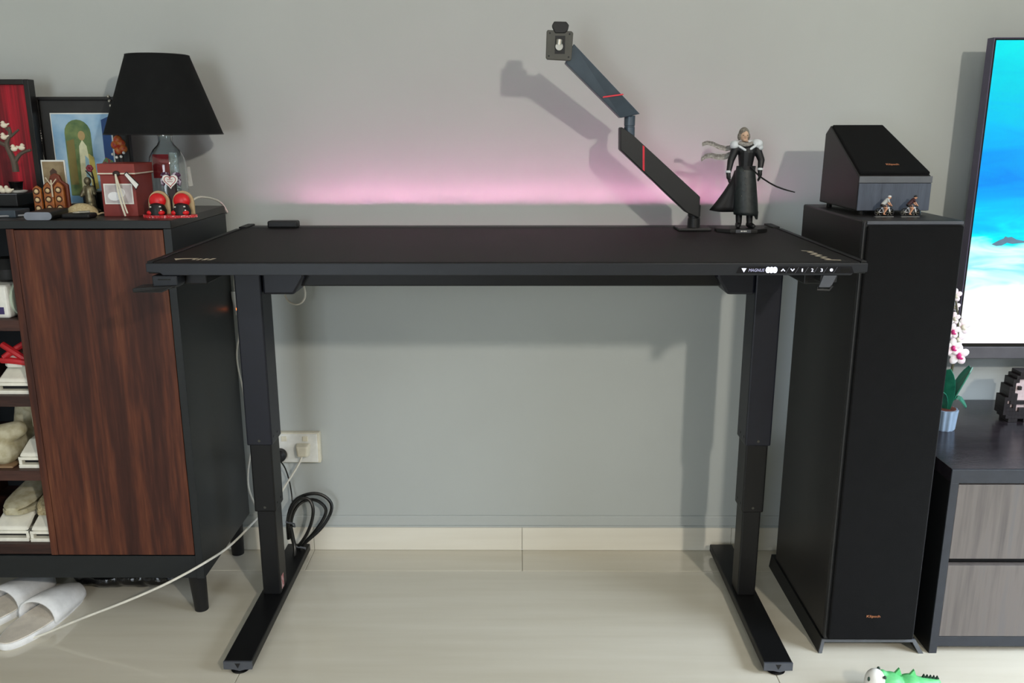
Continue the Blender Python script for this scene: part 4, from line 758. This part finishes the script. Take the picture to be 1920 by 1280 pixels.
part('barrel', mat('pen_grey', (128, 128, 122), 0.35, metal=0.6), us, lambda b: b.tube([(-1.050, 0.347, zf+0.0154), (-1.030, 0.360, zf+0.0154)], 0.0032, 10), smooth=True); part('tip', m_silver, us, lambda b: b.tube([(-1.062, 0.339, zf+0.0154), (-1.050, 0.347, zf+0.0154)], [0.0012, 0.003], 10), smooth=True)
tag(MB().tube([(-1.36, 0.34, zf+0.004), (-1.26, 0.36, zf+0.004), (-1.20, 0.40, zf+0.004), (-1.175, 0.415, zf+0.003), (-1.162, 0.42, zf+0.003)], 0.0026, 8, 2).build('grey_cable', mat('grey_cord', (140, 142, 146), 0.4), smooth=True), 'thin grey cable running across the left end of the sideboard', 'cable')
tag(MB().box(-1.36, -1.222, 0.372, 0.44, zf, zf+0.018).build('dark_book', mat('dark_slate', (58, 68, 78), 0.4), bevel=0.002), 'slate-coloured slim book lying below the dark case', 'book')
# red gift box
gb = thing('gift_box', (-0.972, 0.46, CTOP), 'red-brown gift box with cream ribbon, tag and a small photo on its front', 'box')
m_gift = mat('gift_red', (122, 40, 34), 0.55, c2=(136, 48, 40), scale=20)
bx('box_body', m_gift, gb, -1.0165, -0.9305, 0.405, 0.510, CTOP, 1.192, 0.001); bx('lid', mat('gift_lid', (138, 48, 38), 0.5), gb, -1.0200, -0.9270, 0.401, 0.5125, 1.190, 1.218, 0.0015)
bx('ribbon', m_offw, gb, -1.0206, -0.9264, 0.4004, 0.513, 1.1925, 1.1955)
ph = bx('photo', m_white, gb, -1.010, -0.938, 0.4036, 0.4052, 1.1185, 1.1690); phi = bx('photo_image', mat('photo_grey', (176, 166, 166), 0.5, c2=(206, 198, 198), scale=30), ph, -1.007, -0.941, 0.4028, 0.4038, 1.1215, 1.1660)
part('photo_subject', mat('photo_white', (236, 236, 238), 0.5), phi, lambda b: [b.prism([(-0.985+0.016*math.cos(t), 0.4024, 1.138+0.011*math.sin(t)) for t in [2*PI*i/14 for i in range(14)]], (0, 0.0005, 0)), b.prism([(-0.966+0.009*math.cos(t), 0.4024, 1.147+0.011*math.sin(t)) for t in [2*PI*i/14 for i in range(14)]], (0, 0.0005, 0))])
part('bow_knot', mat('dark_knot', (40, 20, 20), 0.6), gb, lambda b: b.ell((-0.972, 0.398, 1.194), (0.009, 0.004, 0.007)), smooth=True)
part('ribbon_tail', m_offw, gb, lambda b: [b.tube([(-0.972, 0.394, 1.193), (-0.969, 0.390, 1.15), (-0.960, 0.385, 1.115), (-0.952, 0.380, CTOP+0.003)], 0.0024, 6, 2), b.tube([(-0.972, 0.394, 1.193), (-0.962, 0.392, 1.15), (-0.955, 0.386, 1.12), (-0.945, 0.378, CTOP+0.010)], 0.002, 6, 2)], smooth=True)
tgp = MB().prism([at(232, 326, .388), at(237, 322, .388), at(261, 345, .388), at(255, 356, .388)], (0, 0.0015, 0)).build('gift_tag', m_black, gb); MB().prism([at(233.5, 327.5, .3872), at(237, 324, .3872), at(259.5, 346, .3872), at(255, 353.5, .3872)], (0, 0.001, 0)).build('tag_paper', m_white, tgp)
# red flower ornament behind the gift box
rf = thing('red_ornament', (-1.035, 0.60, CTOP), 'small red ornament with white dots below the left side of the lampshade', 'ornament')
part('stem', m_black, rf, lambda b: b.cyl((-1.045, 0.60, CTOP), (-1.045, 0.60, 1.235), 0.006, n=10)); part('red_head', mat('ornament_red', (170, 24, 34), 0.5, c2=(196, 120, 50), scale=110), rf, lambda b: [b.ell((-1.050+dx, 0.600, 1.245+dz), (0.012, 0.010, 0.012), 10, 8) for dx, dz in ((0, 0), (0.012, 0.004), (-0.008, 0.014), (0.008, 0.018), (0, 0.028))], smooth=True)
for dx, dz in ((-0.014, -0.010), (-0.004, -0.018), (0.008, -0.016), (0.016, -0.006)): part('white_dot', m_white, rf, lambda b: b.ell((-1.050+dx, 0.592, 1.245+dz), 0.004, 8, 6), smooth=True)
# two red dolls with heart sign
m_tan = mat('doll_tan', (190, 166, 124), 0.6); m_dred = mat('doll_red', (214, 22, 30), 0.4); m_lace = mat('tray_red', (196, 26, 36), 0.5, c2=(232, 170, 170), scale=260, ramp=(0.55, 0.65))
ty = thing('red_mat', (-0.845, 0.385, CTOP), 'red and white lacy mat under the red dolls', 'mat')
part('mat_disc', m_lace, ty, lambda b: b.loft([[Vector((-0.842+0.066*math.cos(t)*(1+0.03*math.cos(18*t)), 0.385+0.026*math.sin(t)*(1+0.03*math.cos(18*t)), CTOP+z)) for t in [2*PI*i/72 for i in range(72)]] for z in (0.0, 0.006)]))
zd = CTOP+0.006
def doll(xc, label, sgn):
    t = thing('red_doll', (xc, 0.388, zd), label, 'doll', 'red dolls by the lamp')
    arch = [(xc-0.027, 0.398, zd)]+[(xc+0.027*math.cos(a), 0.398, zd+0.028+0.030*math.sin(a)) for a in [PI-PI*i/14 for i in range(15)]]+[(xc+0.027, 0.398, zd)]
    MB().prism(arch, (0, 0.006, 0)).build('arch_back', m_tan, t, bevel=0.001)
    part('red_hood', m_dred, t, lambda b: b.ell((xc, 0.390, zd+0.034), (0.021, 0.013, 0.019)), smooth=True)
    part('torso', m_black, t, lambda b: b.lathe((xc, 0.386, zd), [(0.021, 0), (0.022, 0.010), (0.016, 0.026), (0.008, 0.030)], 20), smooth=True)
    part('face', m_white, t, lambda b: b.ell((xc+0.001*sgn, 0.374, zd+0.018), (0.006, 0.005, 0.008)), smooth=True)
    for dx, dz in ((-0.011, 0.020), (0.012, 0.021), (0.013, 0.012)): part('white_trim', m_white, t, lambda b: b.ell((xc+dx, 0.372, zd+dz), (0.003, 0.003, 0.002), 8, 6))
    for dx in (-0.014, 0.013): part('red_foot', m_dred, t, lambda b: b.ell((xc+dx, 0.374, zd+0.006), (0.009, 0.009, 0.006), 10, 8), smooth=True)
doll(-0.8725, 'red doll with tan arch behind it, nearer the gift box', 1); doll(-0.8120, 'red doll with tan arch behind it, nearer the sideboard edge', -1)
hsn = thing('heart_sign', (-0.842, 0.41, CTOP), 'white heart-shaped sign with red lines on a dark post between the dolls', 'sign')
def heart(sc_, cx_, cz_, y): return [(cx_+sc_*0.0625*16*math.sin(t)**3, y, cz_+sc_*0.0625*(13*math.cos(t)-5*math.cos(2*t)-2*math.cos(3*t)-math.cos(4*t))) for t in [2*PI*i/28 for i in range(28)]]
hz = CTOP+0.088
MB().prism(heart(0.0195, -0.842, hz, 0.404), (0, 0.003, 0)).build('heart_board', m_white, hsn)
part('heart_outline', mat('heart_red', (170, 50, 60), 0.5), hsn, lambda b: b.tube([Vector(p)+Vector((0, -0.0006, 0)) for p in heart(0.0145, -0.842, hz, 0.404)]+[Vector(heart(0.0145, -0.842, hz, 0.404)[0])], 0.0009, 5))
part('script_lines', mat('heart_red2', (160, 40, 60), 0.5), hsn, lambda b: [b.tube([(-0.849+0.0022*i, 0.4034, hz+z0_+0.0014*(-1)**i) for i in range(7)], 0.0006, 5) for z0_ in (0.003, -0.002)])
part('post', mat('post_dark', (42, 24, 26), 0.6), hsn, lambda b: b.box(-0.851, -0.833, 0.408, 0.424, CTOP, hz+0.006), bevel=0.002)
part('bow', mat('bow_purple', (66, 22, 58), 0.5, c2=(190, 180, 196), scale=120, ramp=(0.5, 0.6)), hsn, lambda b: [b.ell((-0.842+s*0.014, 0.412, hz+0.014), (0.012, 0.006, 0.007)) for s in (-1, 1)]+[b.ell((-0.842+s*0.020, 0.410, hz-0.002), (0.006, 0.005, 0.011)) for s in (-1, 1)], smooth=True)

# ------------------------------------------------------------------ wall socket, plugs, cables
sk_ = thing('wall_socket', (-0.645, WY, 0.297), 'white double wall socket behind the left desk leg', 'socket')
bx('back_box', m_offw, sk_, -0.712, -0.582, 0.717, WY, 0.300, 0.398, 0.003); bx('face_plate', m_white, sk_, -0.708, -0.589, 0.7135, 0.7175, 0.303, 0.395, 0.002)
for x in (-0.690, -0.625): bx('switch', m_offw, sk_, x-0.008, x+0.008, 0.711, 0.714, 0.372, 0.388, 0.001)
pg = thing('white_plug', (-0.632, 0.70, 0.325), 'cream three-pin plug with white cord in the wall socket', 'plug')
MB().hull8([(-0.650, 0.712, 0.325), (-0.612, 0.712, 0.325), (-0.608, 0.712, 0.368), (-0.654, 0.712, 0.368)], [(-0.646, 0.686, 0.330), (-0.616, 0.686, 0.330), (-0.612, 0.686, 0.364), (-0.650, 0.686, 0.364)]).build('plug_body', m_offw, pg, bevel=0.005)
part('plug_cord', m_cord, pg, lambda b: b.tube([(-0.633, 0.694, 0.332), (-0.640, 0.690, 0.312), (-0.665, 0.685, 0.272), (-0.69, 0.68, 0.235), (-0.71, 0.68, 0.20)], 0.0032, 8, 2), smooth=True)
bpg = thing('black_plug', (-0.700, 0.70, 0.31), 'round black plug half hidden by the left desk leg', 'plug'); part('plug_body', m_black, bpg, lambda b: b.lathe((-0.703, 0.712, 0.330), [(0.020, 0), (0.020, 0.018), (0.012, 0.026)], 20, (0, -1, 0)), smooth=True)
part('plug_cord', m_bcord, bpg, lambda b: b.tube([(-0.70, 0.69, 0.318), (-0.69, 0.705, 0.29), (-0.682, 0.715, 0.24), (-0.676, 0.71, 0.19), (-0.672, 0.69, 0.16)], 0.0022, 8, 2), smooth=True)
K = lambda px, py, y=0.69: at(px, py, y)
cc = thing('black_cable_coil', (-0.64, 0.67, 0.035), 'coiled bundle of thick black power cable standing on the left desk foot', 'cable')
def coil(b):
    for pts in ([(541, 1010, .67), (538, 975, .66), (548, 940, .67), (572, 926, .68), (600, 924, .69), (622, 940, .69), (622, 960, .69), (604, 990, .68), (575, 1015, .67), (555, 1032, .66)],
                [(546, 1008, .66), (540, 970, .65), (556, 936, .66), (578, 932, .67), (588, 950, .66), (586, 975, .65), (574, 1005, .65), (556, 1028, .65)],
                [(552, 1024, .665), (545, 1000, .66), (546, 968, .67), (562, 940, .68), (590, 934, .70), (612, 950, .70), (610, 968, .70), (590, 998, .69), (566, 1022, .67)],
                [(545, 985, .655), (549, 1005, .65), (554, 1030, .64), (548, 1062, .60), (536, 1078, .56)]):
        b.tube([at(x, y, d) for x, y, d in pts], 0.0052, 8, 2)
part('loops', m_bcord, cc, coil, smooth=True)
part('cable_tie', m_trimg, cc, lambda b: [b.tube([at(536, 978, .652), at(552, 982, .645), at(553, 987, .66), at(537, 983, .668)], 0.003, 6), b.tube([at(552, 1024, .645), at(572, 1027, .65), at(572, 1031, .67)], 0.003, 6)])
ad_ = thing('power_adapter', (-0.795, 0.70, 0.74), 'white power adapter with orange light hanging behind the desk leg', 'adapter')
a0 = at(444, 568, .70)
part('case', m_white, ad_, lambda b: b.loft([ring((a0.x+dx, 0.70, a0.z+dz), rx, 0.014, 20) for dz, rx, dx in ((-0.036, 0.006, 0.006), (-0.030, 0.011, 0.004), (0.020, 0.014, 0.0), (0.034, 0.012, -0.002), (0.036, 0.008, -0.002))]), smooth=True)
bx('lamp_dot', mat('orange_led', (255, 120, 50), 0.4, emit=(255, 120, 50), es=6), ad_, a0.x+0.002, a0.x+0.008, 0.6845, 0.690, a0.z-0.018, a0.z-0.012)
part('lead', m_cord, ad_, lambda b: b.tube([at(443, 512, .71), at(441, 530, .71), at(444, 552, .70)], [0.007, 0.006, 0.008], 8), smooth=True)
part('cable', m_cord, ad_, lambda b: b.tube([at(450, 592, .70), at(449, 625, .70), at(443, 660, .70), at(446, 690, .70), at(457, 735, .70), at(466, 800, .70)], 0.0028, 8, 2), smooth=True)
tag(MB().tube([at(470, 850, .70), at(464, 885, .69), at(466, 920, .68), at(480, 950, .64), at(489, 964, .60), at(482, 972, .56), at(430, 1026, .42), at(382, 1056, .285), at(345, 1077, .27), at(300, 1100, .26), at(230, 1130, .25), at(150, 1160, .24), (-1.243, 0.232, 0.0035), (-1.30, 0.20, 0.0035)], 0.0033, 8, 2).build('white_cable', m_cord, smooth=True), 'long white cable drooping from the desk leg across the floor to the slippers', 'cable')
tag(MB().tube([at(530, 535, .66), at(536, 560, .66), at(546, 569, .66), at(560, 571, .66), at(571, 562, .66), at(573, 548, .66), at(568, 530, .66)], 0.003, 8, 2).build('cable_loop', m_cord, smooth=True), 'white cable loop hanging under the desktop beside the left leg', 'cable')

# ------------------------------------------------------------------ slippers, bag, green toy
m_slip = mat('slipper_white', (244, 244, 244), 0.85, bump=0.4, bscale=500); m_ins = mat('insole', (224, 215, 202), 0.9, bump=0.3, bscale=400)
def slipper(cx_, cy_, ang, label):
    t = thing('slipper', (cx_, cy_, 0), label, 'slipper', 'white house slippers'); ca, sa = math.cos(ang), math.sin(ang)
    def L(x, y, z): return Vector((cx_+x*ca-y*sa, cy_+x*sa+y*ca, z))
    hwid = lambda s: 0.047*(1-0.16*math.cos(s*PI*2+0.5)*0.9)*max(0.0, 1-abs(2*s-1)**5)**0.45*(0.88+0.24*s)
    out = [(hwid(s), (s-0.5)*0.285) for s in [0.5-0.499*math.cos(PI*i/24) for i in range(25)]]; loop = [(x, y) for x, y in out]+[(-x, y) for x, y in out[::-1]]
    part('sole', m_slip, t, lambda b: b.loft([[L(x*k, y*k, z) for x, y in loop] for k, z in ((0.97, 0.0), (1.0, 0.004), (1.0, 0.015), (0.98, 0.019))]), smooth=True)
    part('insole', m_ins, t, lambda b: b.loft([[L(x*0.90, y*0.96, z) for x, y in loop] for z in (0.0185, 0.0215)]))
    def upper(b):
        rows = []
        for i in range(11):
            u_i = 1-(1-i/10)**2.2; s = 0.44+0.558*u_i; w = hwid(s)*1.03; h = 0.056*(1-u_i**2.4*0.60)
            rows.append([L(w*math.cos(a), (s-0.5)*0.285+0.018*(1-math.sin(a))*(i == 0)*0, 0.012+h*math.sin(a)**0.75) for a in [PI*j/14 for j in range(15)]])
        b.loft(rows, closed=False)
    u_ = part('upper', m_slip, t, upper, smooth=True); s_ = u_.modifiers.new('thick', 'SOLIDIFY'); s_.thickness = 0.005; s_.offset = 1
    part('stitching', mat('slipper_print', (178, 160, 150), 0.8), u_, lambda b: b.tube([L(-0.016, 0.070, 0.0595), L(0.006, 0.072, 0.0605)], 0.0012, 6))
slipper(-1.268, 0.315, -0.22, 'white towelling slipper in front, crossed by the white cable'); slipper(-1.393, 0.375, -0.32, 'white towelling slipper behind the other one, at the picture edge')
bg = MB()
for i in range(9):
    t = i/8; bg.ell((-1.22+0.20*t, 0.52+0.012*math.sin(i*2.1), 0.036+0.004*math.sin(i*1.7)), (0.060, 0.055, 0.033+0.003*math.sin(i*2.3)), 14, 8)
bgo = tag(bg.build('black_bag', mat('bin_bag', (12, 12, 13), 0.18, bump=0.9, bscale=60)), 'crumpled glossy black bag under the sideboard', 'bag'); voxel(bgo, 0.006, 3)
gt = thing('dinosaur_toy', (0.93, 0.01, 0), 'green and white toy dinosaur at the bottom edge, in front of the tower speaker', 'toy')
m_gr = mat('toy_green', (84, 180, 110), 0.45, c2=(110, 204, 130), scale=40); m_tw = mat('toy_white', (236, 234, 228), 0.4); m_dk = mat('toy_dark', (20, 50, 36), 0.5)
DY = 0.055; gB = MB(); gB.ell((0.898, 0.000, 0.034), (0.034, 0.030, 0.032)); gB.ell((0.945, 0.000, 0.030), (0.036, 0.030, 0.030)); gB.caps((0.965, 0.005, 0.030), (1.012, 0.010, 0.034), 0.022, 0.010)
for x, y in ((0.92, -0.033), (0.92, 0.033), (0.962, -0.031), (0.962, 0.031)): gB.caps((x, y, 0.022), (x+0.004, y, 0.008), 0.011, 0.0085)
gB.ell((0.880, 0.005, 0.058), (0.012, 0.012, 0.013)); voxel(gB.build('body', m_gr, gt), 0.003)
part('snout', m_tw, gt, lambda b: b.ell((0.862, 0.000, 0.044), (0.024, 0.024, 0.032)), smooth=True)
part('nostril', m_dk, gt, lambda b: b.ell((0.842, -0.011, 0.058), (0.003, 0.003, 0.006), 8, 6))
for x, z in ((0.915, 0.062), (0.950, 0.058)): part('back_plate', m_gr, gt, lambda b: b.prism([(x-0.010, 0.003, z-0.004), (x+0.010, 0.003, z-0.004), (x+0.003, 0.003, z+0.014)], (0, 0.006, 0)))
part('tail_spikes', m_dk, gt, lambda b: [b.prism([(0.975+i*0.008, 0.007, 0.049-0.001*i), (0.984+i*0.008, 0.007, 0.049-0.001*i), (0.9795+i*0.008, 0.007, 0.058-0.0012*i)], (0, 0.004, 0)) for i in range(5)])
for y in (-0.017, 0.019): part('eye', m_dk, gt, lambda b: b.ell((0.876, y, 0.066), 0.004, 8, 6))
